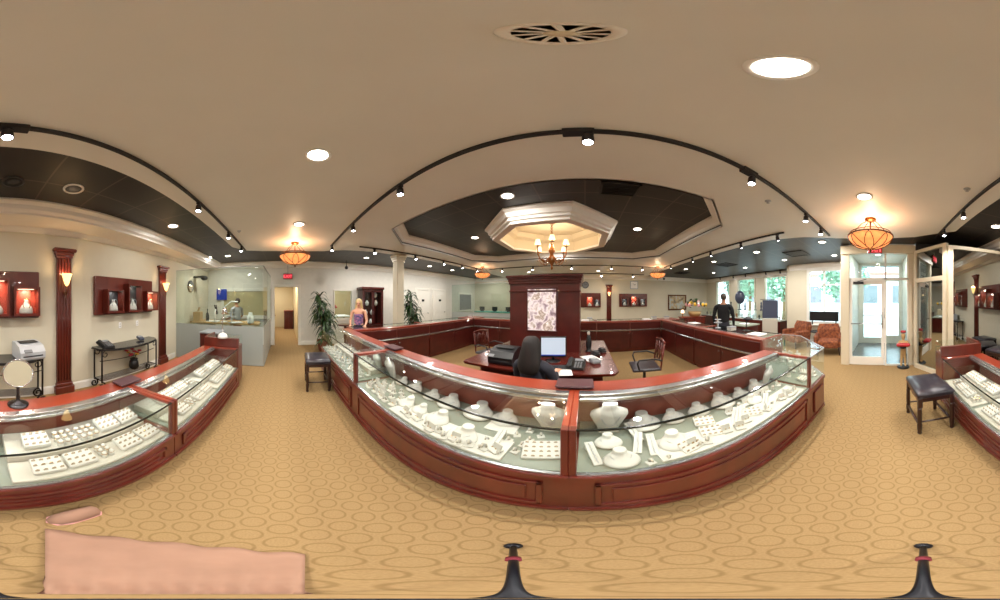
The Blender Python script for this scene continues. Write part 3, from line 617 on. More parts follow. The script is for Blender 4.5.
def wall_case(x, y, rz, label, W=1.6, niches=((-.5, 'w'), (0, 'w'), (.5, 'l')), z0=1.35, z1=2.05):
    r = empty('wall_display', (x, y, 0), rz, label, 'wall display case', 'mahogany wall displays')
    MB().bbox(-W/2, W/2, 0, .06, z0, z1, .01).build('backboard', 'wood', r)
    for i, (cx, kind) in enumerate(niches):
        a, w = cx, .19; zz = z0+.04+(.12 if i == 1 and len(niches) == 3 and False else 0); t = zz+(.54 if i == 1 else .42)
        n = MB().box(a-w, a-w+.03, .06, .22, zz, t).box(a+w-.03, a+w, .06, .22, zz, t).box(a-w+.03, a+w-.03, .06, .22, zz, zz+.03).box(a-w+.03, a+w-.03, .06, .22, t-.03, t).build('niche', 'wood', r)
        MB().box(a-w+.03, a+w-.03, .06, .066, zz+.03, t-.03).build('niche_backing', 'niche' if kind == 'l' else 'dgrey', n)
        MB().box(a-w+.03, a+w-.03, .214, .218, zz+.03, t-.03).build('niche_glass', 'gshelf', n)
        MB().lathe([(.10, 0), (.105, .03), (.095, .08), (.065, .12), (.038, .15), (.033, .17), (.032, .20), (.028, .205)], (a, .13, zz+.03), 16, sy=.45).build('bust_form', 'white', n)
        MB().torus((0, 0, 0), .055, .005, 16, 5, T=rotm(x=R(80), loc=(a, .175, zz+.17)), sy=1.3).build('necklace', 'gold' if kind == 'l' else 'silver', n)
        if kind == 'l':
            MB().box(a-.12, a+.12, .09, .12, t-.038, t-.031).build('niche_lamp', 'nlit', n)
        la = bpy.data.lights.new('niche_light', 'AREA'); la.size = .1; la.energy = 2.6 if kind == 'l' else .8; la.color = (1, .75, .6) if kind == 'l' else (1, .95, .9)
        lo = bpy.data.objects.new('niche_light', la); C.objects.link(lo); lo.parent = r; lo.location = (a, .14, t-.045)
    return r
wall_case(-.18, YL, 0, 'red wall display with lit gold necklace niche beside the round mirror', 1.28, ((-.42, 'l'), (.02, 'l'), (.42, 'w')))
wall_case(-2.6, YL, 0, 'stepped red wall display with three necklace niches over the phone table', 1.55, ((.42, 'w'), (-.08, 'w'), (-.6, 'l')))
wall_case(2.2, YL, 0, 'red wall display of glowing niches seen only in the entrance screens', 1.3, ((-.42, 'l'), (0, 'l'), (.42, 'l')))
wall_case(2.68, YF, PI, 'red wall display with three niches under the square wall clock', 1.62, ((.52, 'w'), (0, 'l'), (-.52, 'w')), 1.25, 1.97)
wall_case(.1, YF, PI, 'red wall display partly hidden by the tall desk tower', 1.5, ((.5, 'w'), (-.15, 'l'), (-.55, 'w')), 1.22, 2.0)
def clock(x, y, z, rz, label, sq=False, dark=False):
    r = empty('wall_clock', (x, y, z), rz, label, 'clock')
    if sq: MB().bbox(-.23, .23, 0, .04, -.23, .23, .01).build('case', 'silver', r); MB().bbox(-.19, .19, .04, .046, -.19, .19).build('dial', 'paper', r)
    else: MB().lathe([(.17, 0), (.19, .01), (.19, .03), (.165, .04)], T=rotm(x=R(-90)), n=28).build('case', 'dgrey' if dark else 'silver', r); MB().lathe([(.16, .038), (.155, .043)], T=rotm(x=R(-90)), n=28).build('dial', 'grey' if dark else 'paper', r)
    h = MB()
    h.box(-.006, .006, .047, .05, 0, .13, T=rotm(y=R(40))).build('hour_hand', 'black', r)
    MB().box(-.009, .009, .047, .05, 0, .09, T=rotm(y=R(-70))).build('minute_hand', 'black', r)
clock(2.73, YF, 2.46, PI, 'pale square clock high on the far wall over the wall display', True)
clock(.02, YF, 2.44, PI, 'dark round clock on the far wall next to the desk tower', False, True)
clock(-5.3, YL, 2.05, 0, 'dark oval clock on the workshop side wall behind glass', False, True)
t = empty('framed_painting', (5.45, YF, 1.47), PI, 'framed landscape painting in browns on the far wall', 'painting')
b = MB()
for q in ((-.63, .63, -.47, -.39), (-.63, .63, .39, .47), (-.63, -.55, -.39, .39), (.55, .63, -.39, .39)): b.bbox(q[0], q[1], 0, .05, q[2], q[3], .012)
b.build('picture_frame', 'bronze', t); MB().box(-.55, .55, .0, .02, -.39, .39).build('canvas', 'artp', t)
for x, z in ((-2.45, 1.12), (-2.93, 1.12)):
    t = empty('wall_socket', (x, YL, z), 0, 'small white wall outlet, %s under the stepped wall display' % ('one farther from the workshop' if x > -2.6 else 'one nearer the workshop'), 'outlet')
    MB().bbox(-.035, .035, 0, .008, -.057, .057, .003).build('cover_plate', 'paper', t); MB().bbox(-.014, .014, .007, .011, .01, .035).bbox(-.014, .014, .007, .011, -.035, -.01).build('socket', 'white2', t)
# ---------------------------------------------------------------- iron tables
def scroll(c, r0, r1, turns, a0, sgn=1, n=30):
    return [(c[0]+(r0+(r1-r0)*i/n)*math.cos(a0+sgn*turns*2*PI*i/n), c[1], c[2]+(r0+(r1-r0)*i/n)*math.sin(a0+sgn*turns*2*PI*i/n)) for i in range(n+1)]
def iron_table(x, y, W, label):
    r = empty('console_table', (x, y, 0), 0, label, 'table', 'wrought iron console tables'); D = .46; a = W/2
    pts = [(-a, 0), (a, 0), (a, .16)]+[(a*math.cos(t), .16+.28*math.sin(t)) for t in [PI*i/14 for i in range(1, 14)]]+[(-a, .16)]
    MB().prism(pts, .76, .775).prism(offs(pts, .012), .775, .795).build('table_top', 'stone', r)
    fr = MB().tube([(-a+.05, .03, .75), (a-.05, .03, .75)], .012).tube([(-a+.05, .2, .75), (a-.05, .2, .75)], .009)
    fr.tube([(-a+.05, .2, .56)]+[(-a+.05+(W-.1)*i/12, .2+.02*math.sin(PI*i/12), .56-.03*math.sin(PI*i/12)) for i in range(1, 12)]+[(a-.05, .2, .56)], .007).build('frame', 'iron', r)
    for s in (-1, 1):
        for yy in (.03, .26):
            c = s*(a-.05)
            MB().tube([(c, yy, .76), (c, yy, .17)], .015).tube(scroll((c-s*.0, yy, .095), .08, .02, 1.4, PI/2, s), .014).tube(scroll((c-s*.07, yy, .69), .065, .02, 1.1, PI/2 if s > 0 else PI/2, -s), .008).build('leg', 'iron', r)
        MB().tube([(s*(a-.05), .03, .2), (s*(a-.05), .26, .2)], .009).build('stretcher', 'iron', r)
    sh = MB()
    for k in range(7): sh.tube([(-a+.06, .04+.035*k, .2), (a-.06, .04+.035*k, .2)], .005)
    sh.build('lower_shelf', 'iron', r)
    return r
iron_table(-2.5, YL+.05, 1.5, 'half-round stone top iron table holding the black phone'); iron_table(-.32, YL+.05, 1.05, 'iron console table carrying the white printer')
def phone(x, y, z, rz, label, s=1):
    r = empty('desk_phone', (x, y, z), rz, label, 'telephone'); r.scale = (s,)*3; T = rotm(x=R(18), loc=(0, 0, .02))
    MB().bbox(-.1, .1, -.1, .1, 0, .035, .01, T=T).bbox(-.09, .09, .02, .09, -.02, .0).build('base', 'black', r)
    MB().bbox(-.085, -.04, -.085, .085, .036, .062, .01, T=T).build('handset', 'dgrey', r)
    k = MB()
    for i in range(3):
        for j in range(4): k.bbox(-.01+.03*i, .01+.03*i, -.08+.028*j, -.06+.028*j, .035, .04, .002, T=T)
    k.build('keypad', 'grey', r); MB().bbox(-.02, .08, .045, .085, .035, .039, T=T).build('display', 'silver', r)
phone(-2.80+.08, YL+.22, .797, PI, 'black desk phone on the half-round iron table')
t = empty('card_terminal', (-3.02+.3, YL+.2, .797), R(160), 'small dark gadget on the iron table beside the pilaster', 'card terminal')
t.location = (-2.12-.95+.1, YL+.2, .797)
MB().bbox(-.05, .05, -.07, .07, 0, .04, .012, T=rotm(x=R(12), loc=(0, 0, .015))).build('body', 'tablet', t); MB().bbox(-.035, .035, .0, .05, .04, .044, T=rotm(x=R(12), loc=(0, 0, .015))).build('display', 'silver', t)
bpy.data.objects['desk_phone'].location.x = -1.93; bpy.data.objects['desk_phone'].scale = (1.25,)*3
t.location.x = -2.82; t.scale = (1.2,)*3
def printer(x, y, z, rz, label, body, dark, s=1):
    r = empty('printer', (x, y, z), rz, label, 'printer'); r.scale = (s,)*3
    side = [(-.19, 0), (.17, 0), (.19, .03), (.19, .12), (.12, .20), (-.05, .235), (-.17, .235), (-.19, .2)]
    MB().loft([[(-.19, y_, z_) for y_, z_ in side], [(.19, y_, z_) for y_, z_ in side]], smooth=False).build('body', body, r)
    MB().bbox(-.15, .15, .184, .194, .055, .075, .003).bbox(-.14, .14, -.10, .04, .232, .24, .003).build('paper_slot', dark, r)
    MB().bbox(-.15, .15, -.2, -.02, .24, .252, .004, T=rotm(x=R(12), loc=(0, -.02, -.03))).build('paper_tray', dark, r)
    MB().bbox(.05, .16, .10, .15, .19, .21, .003, T=rotm(x=R(-38), loc=(0, .04, .085))).build('control_panel', 'grey', r)
printer(-.60, YL+.26, .797, R(10), 'white laser printer on the iron table beside the pilaster', 'silverw', 'dgrey', .95)
# red flowers under the table
t = empty('flower_arrangement', (-2.66, YL+.18, .21), 0, 'red and yellow flower arrangement on the lower shelf of the iron table', 'flowers')
MB().lathe([(.05, 0), (.07, .04), (.06, .12), (.045, .14), (.055, .16)], n=14).build('vase', 'black', t)
for k in range(9):
    a = k*2.4; rr = .045+.055*(k % 3)/2; h = .24+.05*(k % 2); c = (rr*math.cos(a), rr*math.sin(a), h)
    f = MB().tube([(0, 0, .15), c], .003, 5).build('stem', 'leaf', t)
    fl = MB()
    for j in range(6): an = j*PI/3; fl.sph((c[0]+.016*math.cos(an), c[1]+.016*math.sin(an), c[2]), .016, .016, .01, 6)
    fl.sph(c, .012, n=6).build('flower', 'yellow' if k in (2, 6) else 'redf', t)
t.scale = (1.5, 1.5, 1.35)
# round vanity mirror on the low case
t = empty('vanity_mirror', (-.155*1.0, -1.30, LH+.005), PI+R(2), 'round chrome vanity mirror standing on the low display case', 'mirror')
x, y = P(18, 405, LH); t.location = (x, y, LH+.004); t.rotation_euler.z = math.atan2(-x, y)*1.0+PI*0
MB().lathe([(.07, 0), (.072, .008), (.05, .02), (.02, .03), (.012, .05), (.016, .07), (.01, .085), (.01, .14), (.016, .15), (.008, .16)], n=24).build('stand', 'gunmetal', t); t.scale = (1.12,)*3
T = rotm(x=R(84), loc=(0, 0, .255))
MB().torus((0, 0, 0), .098, .006, 36, 8, T=T).build('mirror_frame', 'chrome', t); MB().lathe([(.096, -.004), (.096, .004)], n=36, T=T).build('mirror_glass', mat('mirror_face', 'cfc7ae', .35, .3), t)
# ---------------------------------------------------------------- stools and chairs
def stool_proto():
    r = empty('leather_stool', (0, 0, 0), 0, 'x', 'stool'); a, c = .275, .2; r.scale = (1, 1, .93)
    MB().bbox(-a-.005, a+.005, -c-.005, c+.005, .565, .60, .012).loft([[(x*k*(a+.005), y*k2*(c+.005), z) for x, y in ((-1, -1), (-.5, -1.02), (0, -1.03), (.5, -1.02), (1, -1), (1.02, 0), (1, 1), (.5, 1.02), (0, 1.03), (-.5, 1.02), (-1, 1), (-1.02, 0))] for k, k2, z in ((1, 1, .595), (1.0, 1.0, .62), (.93, .9, .645), (.7, .65, .66), (.3, .3, .665))]).build('seat_cushion', 'leather', r)
    n = MB()
    for i in range(14): x = -a+.02+i*(2*a-.04)/13; n.sph((x, -c-.008, .578), .006, n=6).sph((x, c+.008, .578), .006, n=6)
    n.build('nail_trim', 'brass', r)
    w = MB()
    for s in (-1, 1):
        pts = [(-a+.02+(2*a-.04)*i/12, .565-.05-.02*abs(math.cos(PI*i/6))) for i in range(13)]
        for i in range(12):
            x0, z0 = pts[i]; x1, z1 = pts[i+1]; y0, y1 = sorted((s*(c-.01), s*(c-.03)))
            w.add([(x0, y0, z0), (x1, y0, z1), (x1, y0, .566), (x0, y0, .566), (x0, y1, z0), (x1, y1, z1), (x1, y1, .566), (x0, y1, .566)], [(0, 1, 2, 3), (7, 6, 5, 4), (0, 4, 5, 1), (3, 2, 6, 7)])
        x0, x1 = sorted((s*(a-.01), s*(a-.03))); w.box(x0, x1, -c+.02, c-.02, .51, .566)
    w.build('apron', 'darkturn', r)
    for sx in (-1, 1):
        for sy in (-1, 1):
            MB().bbox(sx*(a-.025)-.025, sx*(a-.025)+.025, sy*(c-.025)-.025, sy*(c-.025)+.025, .43, .567).lathe([(.018, .0), (.026, .02), (.02, .05), (.027, .09), (.027, .17), (.02, .19), (.027, .22), (.024, .40), (.026, .43)], (sx*(a-.02), sy*(c-.02), 0), 12).build('leg', 'darkturn', r)
    for s in (-1, 1):
        MB().cyl((-a+.02, s*(c-.02), .15), (a-.02, s*(c-.02), .15), .016).build('stretcher', 'darkturn', r); MB().cyl((s*(a-.02), -c+.02, .2), (s*(a-.02), c-.02, .2), .012).build('stretcher', 'darkturn', r)
    return r
sp = stool_proto()
sp.location = (2.17, -.50, 0); sp.rotation_euler.z = R(6); sp['label'] = 'dark leather stool in the aisle against the entrance end low case'; sp['group'] = 'leather stools'
dup(sp, (-3.33, .56, 0), R(-4), 'dark leather stool against the passage end of the high display case', 'leather stools')
dup(sp, (3.2, -2.25, 0), R(20), 'black leather stool behind the tall red end cabinet', 'leather stools')
dup(sp, (2.55, -2.5, 0), R(-10), 'black leather stool cut by the photo edge behind the low cases', 'leather stools')
def desk_chair(x, y, rz, label):
    r = empty('desk_chair', (x, y, 0), rz, label, 'chair', 'lattice back desk chairs')   # faces local -X
    MB().bbox(-.23, .23, -.23, .23, .44, .49, .02).build('seat', 'leather', r)
    b = MB()
    for s in (-1, 1): b.tube([(.22, s*.21, .44), (.24, s*.21, .6), (.29, s*.21, .92)], .016, 8)
    b.tube([(.285, -.23, .91), (.305, 0, .94), (.285, .23, .91)], .02, 8).tube([(.24, -.21, .58), (.25, 0, .58), (.24, .21, .58)], .012, 8).build('back_frame', 'wood', r)
    l = MB()
    for k in range(3):
        y0 = -.2+.133*k; l.tube([(.24, y0, .59), (.285, y0+.133, .9)], .009, 6).tube([(.24, y0+.133, .59), (.285, y0, .9)], .009, 6)
    l.torus((0, 0, 0), .1, .009, 20, 6, T=rotm(y=R(82), loc=(.262, 0, .745))); l.build('back_lattice', 'wood', r)
    for s in (-1, 1): MB().tube([(.24, s*.23, .62), (.1, s*.26, .67), (-.14, s*.26, .66), (-.16, s*.25, .6), (-.12, s*.22, .46)], .014, 8).build('armrest', 'dgrey', r)
    MB().cyl((0, 0, .12), (0, 0, .44), .025).build('pedestal', 'dgrey', r)
    for k in range(5):
        a = 2*PI*k/5; MB().tube([(0, 0, .13), (.27*math.cos(a), .27*math.sin(a), .07)], [.025, .016]).sph((.27*math.cos(a), .27*math.sin(a), .03), .03, n=8).build('leg', 'dwood', r)
desk_chair(.98, 3.05, R(-6), 'lattice back desk chair right of the desk'.replace('right of the desk', 'on the clock side of the desk'))
desk_chair(-1.95, 3.6, R(165), 'lattice back desk chair between the printer end of the desk and counters')
# ---------------------------------------------------------------- island desk, tower and desk things
t = empty('desk', (-.6, 3.05, 0), 0, 'large mahogany desk with clipped corners in the middle of the island', 'desk')
pts = [(-.95, -.93), (.93, -.93), (.98, -.86), (.98, .95), (-.92, .95), (-.97, -.86)]
MB().prism(pts, .715, .735).prism(offs(pts, -.012), .735, .752).build('desk_top', 'desk', t)
for x in (-.6, .6):
    MB().bbox(x-.22, x+.22, -.7, .7, .0, .715).build('pedestal', 'dwood', t)
MB().bbox(-.38, .38, -.1, -.07, .25, .715).build('modesty_panel', 'dwood', t)
t = empty('column_tower', (-.68, 3.5, 0), 0, 'tall mahogany tower with crown moulding and lit stone panel behind the desk', 'tower')
t.location.z = .753
w, d = .595, .42
MB().box(-w, w, -d, d, 0, 1.28).build('body', 'iwood', t)
crown = MB()
for k, (o, z0, z1) in enumerate(((.015, 1.0, 1.03), (.02, 1.14, 1.18), (.03, 1.18, 1.22), (.045, 1.22, 1.25), (.06, 1.25, 1.285))): crown.bbox(-w-o, w+o, -d-o, d+o, z0, z1, .006)
crown.build('crown', 'dwood', t)
fr = MB()
for q in ((-.30, .24, .41, .44), (-.30, .24, 1.13, 1.16), (-.30, -.27, .44, 1.13), (.21, .24, .44, 1.13)): fr.bbox(q[0], q[1], -d-.02, -d, q[2]-.08, q[3]-.08, .005)
fr.build('panel_frame', 'dwood', t)
MB().box(-.27, .21, -d-.01, -d-.002, .36, 1.05).build('lit_panel', 'onyx', t)
DZ = .753
t = empty('monitor', (-.43, 2.57, DZ), R(9), 'flat computer monitor with bright screen on the desk', 'monitor')
MB().bbox(-.18, .18, .0, .03, .06, .36, .006).build('housing', 'black', t); MB().box(-.165, .165, -.003, .0, .085, .345).build('screen', 'screen', t)
MB().box(-.165, .165, -.0045, -.003, .085, .10).build('taskbar', 'blue', t)
MB().cyl((0, .03, .02), (0, .03, .12), .018).lathe([(.1, 0), (.1, .008), (.03, .018)], (0, .02, 0), 20).build('stand', 'black', t)
printer(-1.05, 2.36, DZ, PI, 'black desktop printer on the printer end of the desk', 'black', 'dgrey', .9)
phone(-.11, 2.36, DZ, R(-8), 'black desk phone on the desk beside the monitor', 1.15)
t = empty('keyboard', (-.42, 2.30, DZ), R(6), 'dark keyboard on the desk in front of the monitor', 'keyboard')
MB().bbox(-.2, .2, -.065, .065, 0, .018, .005).build('base', 'dgrey', t); k = MB()
for i in range(13):
    for j in range(4): k.bbox(-.19+.0295*i, -.166+.0295*i, -.055+.028*j, -.032+.028*j, .018, .023, .002)
k.build('keys', 'black', t)
for i, (x, y, a, lab) in enumerate(((-.26, 2.2, 10, 'white paper sheet on the desk in front of the phone'), (-.7, 2.22, -12, 'white paper sheet on the desk beside the keyboard'), (.08, 2.75, 25, 'white paper sheet on the desk behind the phone'))):
    t = tag(MB().bbox(-.105, .105, -.148, .148, 0, .003, .0005).build('paper_sheet', 'paper', None, (x, y, DZ), R(a)), lab, 'paper', 'papers on the desk')
t = empty('credit_card_reader', (.13, 2.55, DZ), R(20), 'grey card reader with cable on the desk beside the phone', 'card reader')
MB().bbox(-.06, .06, -.09, .09, 0, .05, .015).build('body', 'grey', t); MB().bbox(-.045, .045, .01, .06, .05, .056).build('display', 'silver', t)
for (x, y, lab) in ((.16, 2.92, 'black stapler-like gadget beside the tower on the desk'), (.27, 3.1, 'black gadget at the far side edge of the desk')):
    t = empty('desk_gadget', (x, y, DZ), R(30), lab, 'gadget'); MB().bbox(-.05, .05, -.08, .08, 0, .035, .01).build('base', 'black', t); MB().bbox(-.04, .04, -.07, .05, .036, .07, .012).build('cover', 'dgrey', t)
t = empty('bronze_figurine', (.06, 3.15, DZ), 0, 'slim black figurine with pale top standing on the desk beside the tower', 'figurine')
MB().lathe([(.055, 0), (.055, .015), (.03, .03), (.045, .08), (.05, .16), (.03, .25), (.022, .28)], n=14).build('body', 'black', t); MB().sph((0, 0, .315), .026, .026, .035).build('head', 'white2', t)
# things standing on the island counters
def counter_item(kind, x, y, z, lab, s=1, rz=0):
    if kind == 'stack':
        r = empty('paper_stack', (x, y, z), rz, lab, 'papers'); b = MB()
        for k in range(4): b.bbox(-.12+.01*(k % 2), .12, -.16, .15-.01*k, .006*k, .006*k+.0055, .001)
        b.build('sheets', 'paper', r)
    elif kind == 'box':
        r = empty('gift_box', (x, y, z), rz, lab, 'box'); MB().bbox(-.08, .08, -.06, .06, 0, .07).build('body', 'white', r); MB().bbox(-.085, .085, -.065, .065, .06, .085).build('lid', 'silver', r)
    elif kind == 'lamp':
        r = empty('bench_lamp', (x, y, z), rz, lab, 'lamp'); MB().lathe([(.09, 0), (.09, .012), (.02, .025), (.012, .05)], n=18).tube([(0, 0, .04), (0, 0, .2), (.04, 0, .3)], .012).build('base', 'black', r); MB().lathe([(.12, 0), (.10, .04), (.03, .07)], (.05, 0, .26), 18, cap=True).build('lamp_shade', 'dgrey', r)
    elif kind == 'scope':
        r = empty('microscope', (x, y, z), rz, lab, 'microscope'); MB().bbox(-.07, .07, -.1, .1, 0, .03, .01).build('base', 'paper', r); MB().tube([(0, .07, .03), (0, .08, .25), (0, .02, .32)], .02).build('arm', 'paper', r); MB().cyl((0, -.05, .2), (0, .03, .36), .03).cyl((-.02, .03, .36), (-.02, .06, .42), .012).cyl((.02, .03, .36), (.02, .06, .42), .012).build('tube', 'dgrey', r)
    elif kind == 'tower':
        r = empty('earring_tower', (x, y, z), rz, lab, 'display tower'); MB().lathe([(.07, 0), (.07, .01), (.01, .02), (.01, .2)], n=14).build('base', 'silver', r); MB().torus((0, 0, .2), .07, .006, 18, 6).torus((0, 0, .13), .09, .006, 18, 6).build('ring_arm', 'silver', r)
    r.scale = (s,)*3; return r
for a in (('stack', 2.82, 4.4, .975, 'paper stack on the window-side counter below the painting'), ('box', 2.8, 2.9, .975, 'white gift box on the window-side counter near the corner case'), ('stack', 2.75, 2.2, .975, 'paper stack on the counter beside the angled corner case'), ('tower', 2.8, 3.35, .975, 'silver earring tower on the counter in front of the man'), ('box', 2.75, 6.05, .975, 'white gift box on the square corner cabinet below the clock'), ('box', 2.3, 6.1, .975, 'white gift box on the far counter beside the corner cabinet'), ('stack', 2.0, 6.0, .975, 'paper stack on the far counter below the wall display'), ('box', .15, 6.1, .975, 'white gift box on the far counter beside the desk tower'), ('box', -4.05, 5.95, .975, 'white gift box on the corner cabinet below the glass office'), ('stack', -.1+.1, 5.95, .975, 'paper stack on the far counter beside the desk tower')): counter_item(*a)
# ---------------------------------------------------------------- plants
def plant(x, y, label, H=1.9, seed=1, potm='terra'):
    rnd = random.Random(seed); r = empty('potted_dracaena', (x, y, 0), 0, label, 'plant', 'tall potted dracaenas')
    MB().lathe([(.13, 0), (.16, .05), (.2, .3), (.22, .33), (.22, .36), (.19, .35), (.18, .3)], n=20).build('pot', potm, r); MB().lathe([(.18, .31), (.02, .33)], n=16).build('soil', 'darkturn', r)
    lv = MB()
    for k in range(5):
        a = k*1.3; h = H*(.55+.1*k); top = (.16*math.cos(a)*(1+.1*k), .16*math.sin(a), h)
        MB().tube([(.05*math.cos(a), .05*math.sin(a), .3), (.09*math.cos(a), .09*math.sin(a), h*.6), top], [.02, .017, .014], 7).build('cane', 'stem', r)
        for q in range(60):
            b0 = rnd.uniform(0, 2*PI); Ln = rnd.uniform(.3, .5); up = rnd.uniform(.1, 1.3); base = Vector((top[0], top[1], top[2]-rnd.uniform(0, .75)))
            d = Vector((math.cos(b0), math.sin(b0), 0)); s = Vector((-d.y, d.x, 0)); rows = []
            for i in range(6):
                f = i/5; p = base+d*(Ln*f*(1-.15*f))+Vector((0, 0, Ln*(up*f-1.1*f*f))); wd = .032*math.sin(PI*min(1, f*.9+.12))
                rows.append([tuple(p-s*wd), tuple(p+Vector((0, 0, -.004))), tuple(p+s*wd)])
            lv.loft(rows, close=False, cap=False)
    lv.build('leaves', 'leaf', r); return r
plant(-5.85, 1.2, 'tall potted dracaena beside the passage doorway', 1.9, 2); plant(-5.6, 4.4, 'tall potted dracaena behind the square cream column', 2.0, 5)
# column
t = empty('column', (-4.62, 3.12, 0), 0, 'square cream column standing behind the red counters', 'column')
MB().bbox(-.12, .12, -.12, .12, 0, 2.93, .012).build('shaft', 'wall', t); MB().bbox(-.14, .14, -.14, .14, 2.74, 2.8, .01).bbox(-.18, .18, -.18, .18, 2.86, 2.948, .02).bbox(-.16, .16, -.16, .16, 2.8, 2.87, .01).build('capital', 'trimb', t); MB().bbox(-.14, .14, -.14, .14, 0, .15, .01).build('plinth', 'trimb', t)
# dark cabinet by the back wall
t = empty('curio_cabinet', (-6.45, 3.1, 0), 0, 'tall dark glazed curio cabinet against the back wall', 'cabinet')
MB().box(-.22, .22, -.42, .42, .08, .7).box(-.22, .22, -.42, -.38, .7, 2.0).box(-.22, .22, .38, .42, .7, 2.0).box(-.22, -.2, -.38, .38, .7, 2.0).box(-.22, .22, -.42, .42, 1.96, 2.0).build('body', 'dwood', t)
MB().bbox(-.25, .26, -.46, .46, 2.0, 2.09, .02).build('crown', 'dwood', t); MB().bbox(-.24, .24, -.44, .44, 0, .08).build('plinth', 'dwood', t)
for z in (1.05, 1.4, 1.7): MB().box(-.19, .19, -.38, .38, z, z+.008).build('shelf', 'gshelf', t)
for s in (-1, 1):
    y0, y1 = (-.38, -.01) if s < 0 else (.01, .38); dd = MB().box(.2, .225, y0, y0+.04, .72, 1.95).box(.2, .225, y1-.04, y1, .72, 1.95).box(.2, .225, y0, y1, .72, .76).box(.2, .225, y0, y1, 1.91, 1.95).build('door', 'dwood', t)
    MB().box(.21, .214, y0+.04, y1-.04, .76, 1.91).build('pane', 'gshelf', dd)
for k, (yy, z) in enumerate(((-.2, 1.06), (.05, 1.06), (.22, 1.41), (-.15, 1.41), (0, .71), (.2, 1.71))):
    counter = tag(MB().lathe([(.03, 0), (.06, .05), (.07, .12), (.03, .17), (.035, .2)], n=12).build('porcelain_vase', 'paper', None, (-6.45, 3.1+yy, z+.001)), 'small white vase, %s of those in the dark curio cabinet' % ORD[k], 'vase', 'vases in the curio cabinet')
# office table with plant beyond the interior window
t = empty('office_table', (-7.9, 2.1, 0), 0, 'pale office table seen through the interior window', 'table')
MB().bbox(-.5, .5, -.6, .6, .92, .96).build('table_top', 'paper', t)
for sx in (-1, 1):
    for sy in (-1, 1): MB().box(sx*.45-.03, sx*.45+.03, sy*.55-.03, sy*.55+.03, 0, .92).build('leg', 'dwood', t)
t = empty('flower_vase', (-7.7, 2.0, .962), 0, 'vase of red flowers seen through the interior window', 'flowers')
MB().lathe([(.05, 0), (.09, .1), (.05, .2), (.06, .22)], n=14).build('vase', 'box', t)
for k in range(8):
    a = k*2.4; c = (.12*math.cos(a), .12*math.sin(a), .36+.05*(k % 3)); MB().tube([(0, 0, .2), c], .004, 5).build('stem', 'leaf', t); MB().sph(c, .05, .05, .04, 8).build('flower', 'redf' if k % 2 else 'leaf', t)
# round basket-like box near the woman
t = empty('round_mirror_tray', (-5.6, 1.82, 0), 0, 'dark round occasional table between the plant and the blonde woman', 'table')
MB().lathe([(.22, .83), (.24, .84), (.24, .86), (.22, .87)], n=24).build('table_top', 'dwood', t); MB().lathe([(.2, 0), (.19, .03), (.03, .06), (.03, .4), (.05, .5), (.03, .6), (.04, .83)], n=16).build('pedestal', 'dwood', t)
t['category'] = 'table'; t.name = 'pedestal_table'
# ---------------------------------------------------------------- workshop behind glass
t = empty('work_bench', (-5.5, -1.9, 0), 0, 'long pale work bench behind the workshop glass', 'bench')
MB().bbox(-.35, .35, -.9, 1.2, .92, .97).build('bench_top', 'box', t)
for sx in (-1, 1):
    for y0 in (-.8, .2, 1.1): MB().bbox(sx*.3-.03, sx*.3+.03, y0-.03, y0+.03, 0, .92).build('leg', 'trimb', t)
MB().bbox(-.3, .3, -.85, -.3, .3, .9).build('drawer_unit', 'trimw', t)
items = [('carton_box', -5.35, -2.62, .3, .22, .28, 'box', 'brown cardboard carton on the workshop bench', 'box')]
for n_, x, y, a, b_, h, m_, lab, cat in items:
    t = empty(n_, (x, y, .972), R(8), lab, cat); MB().bbox(-a/2, a/2, -b_/2, b_/2, 0, h).build('body', m_, t); MB().bbox(-a/2, 0, -b_/2-.02, -b_/2, h, h+.12, T=rotm(x=R(-20))).build('flap', m_, t)
t = empty('black_bottle', (-5.35, -2.3, .972), 0, 'black bottle on the workshop bench beside the carton', 'bottle'); MB().lathe([(.05, 0), (.055, .15), (.045, .22), (.015, .28), (.015, .34)], n=14).build('body', 'black', t); MB().lathe([(.017, .34), (.017, .38)], n=10).build('cap', 'dgrey', t)
counter_item('scope', -5.3, -2.0, .972, 'white microscope on the workshop bench', 1.2, R(-90))
t = empty('magnifier_lamp', (-5.3, -1.75, .972), 0, 'white articulated magnifier lamp over the workshop bench', 'lamp')
MB().lathe([(.1, 0), (.1, .02), (.03, .03)], n=18).build('base', 'paper', t); MB().tube([(0, 0, .03), (0, -.05, .4), (.05, .25, .62)], .014).build('arm', 'paper', t); MB().torus((.05, .32, .6), .1, .02, 22, 8).build('lens_ring', 'paper', t)
t = empty('bottle_dispenser', (-5.2, -.95, .972), 0, 'white jug with round handle on the workshop bench', 'jug'); MB().lathe([(.08, 0), (.1, .05), (.09, .2), (.05, .26), (.06, .3)], n=18).build('body', 'paper', t); MB().torus((0, 0, 0), .07, .012, 18, 6, T=rotm(x=PI/2, loc=(.12, 0, .17)), a0=-PI/2, a1=PI/2).build('handle', 'paper', t)
t = tag(MB().bbox(0, .02, -.2, .2, -.2, .2, .01).build('blue_calendar', 'blue', None, (XB+.03, -2.3, 1.82)), 'blue calendar sheet on the workshop back wall', 'calendar'); t.name = 'wall_calendar'
t = empty('wall_opening', (XB+.02, -2.3, 1.0), 0, 'white framed interior window on the workshop back wall', 'interior window')
fr = MB()
for q in ((-.04, 1.79, -.05, .07), (-.04, 1.79, .93, 1.04), (-.04, .07, .07, .93), (1.68, 1.79, .07, .93)): fr.bbox(-.01, .03, q[0], q[1], q[2], q[3], .006)
fr.build('frame', 'trimw', t); MB().box(-.012, -.002, .07, 1.68, .07, .93).build('view_panel', 'walltan', t); MB().box(.01, .014, .07, 1.68, .07, .93).build('pane', 'gshelf', t)
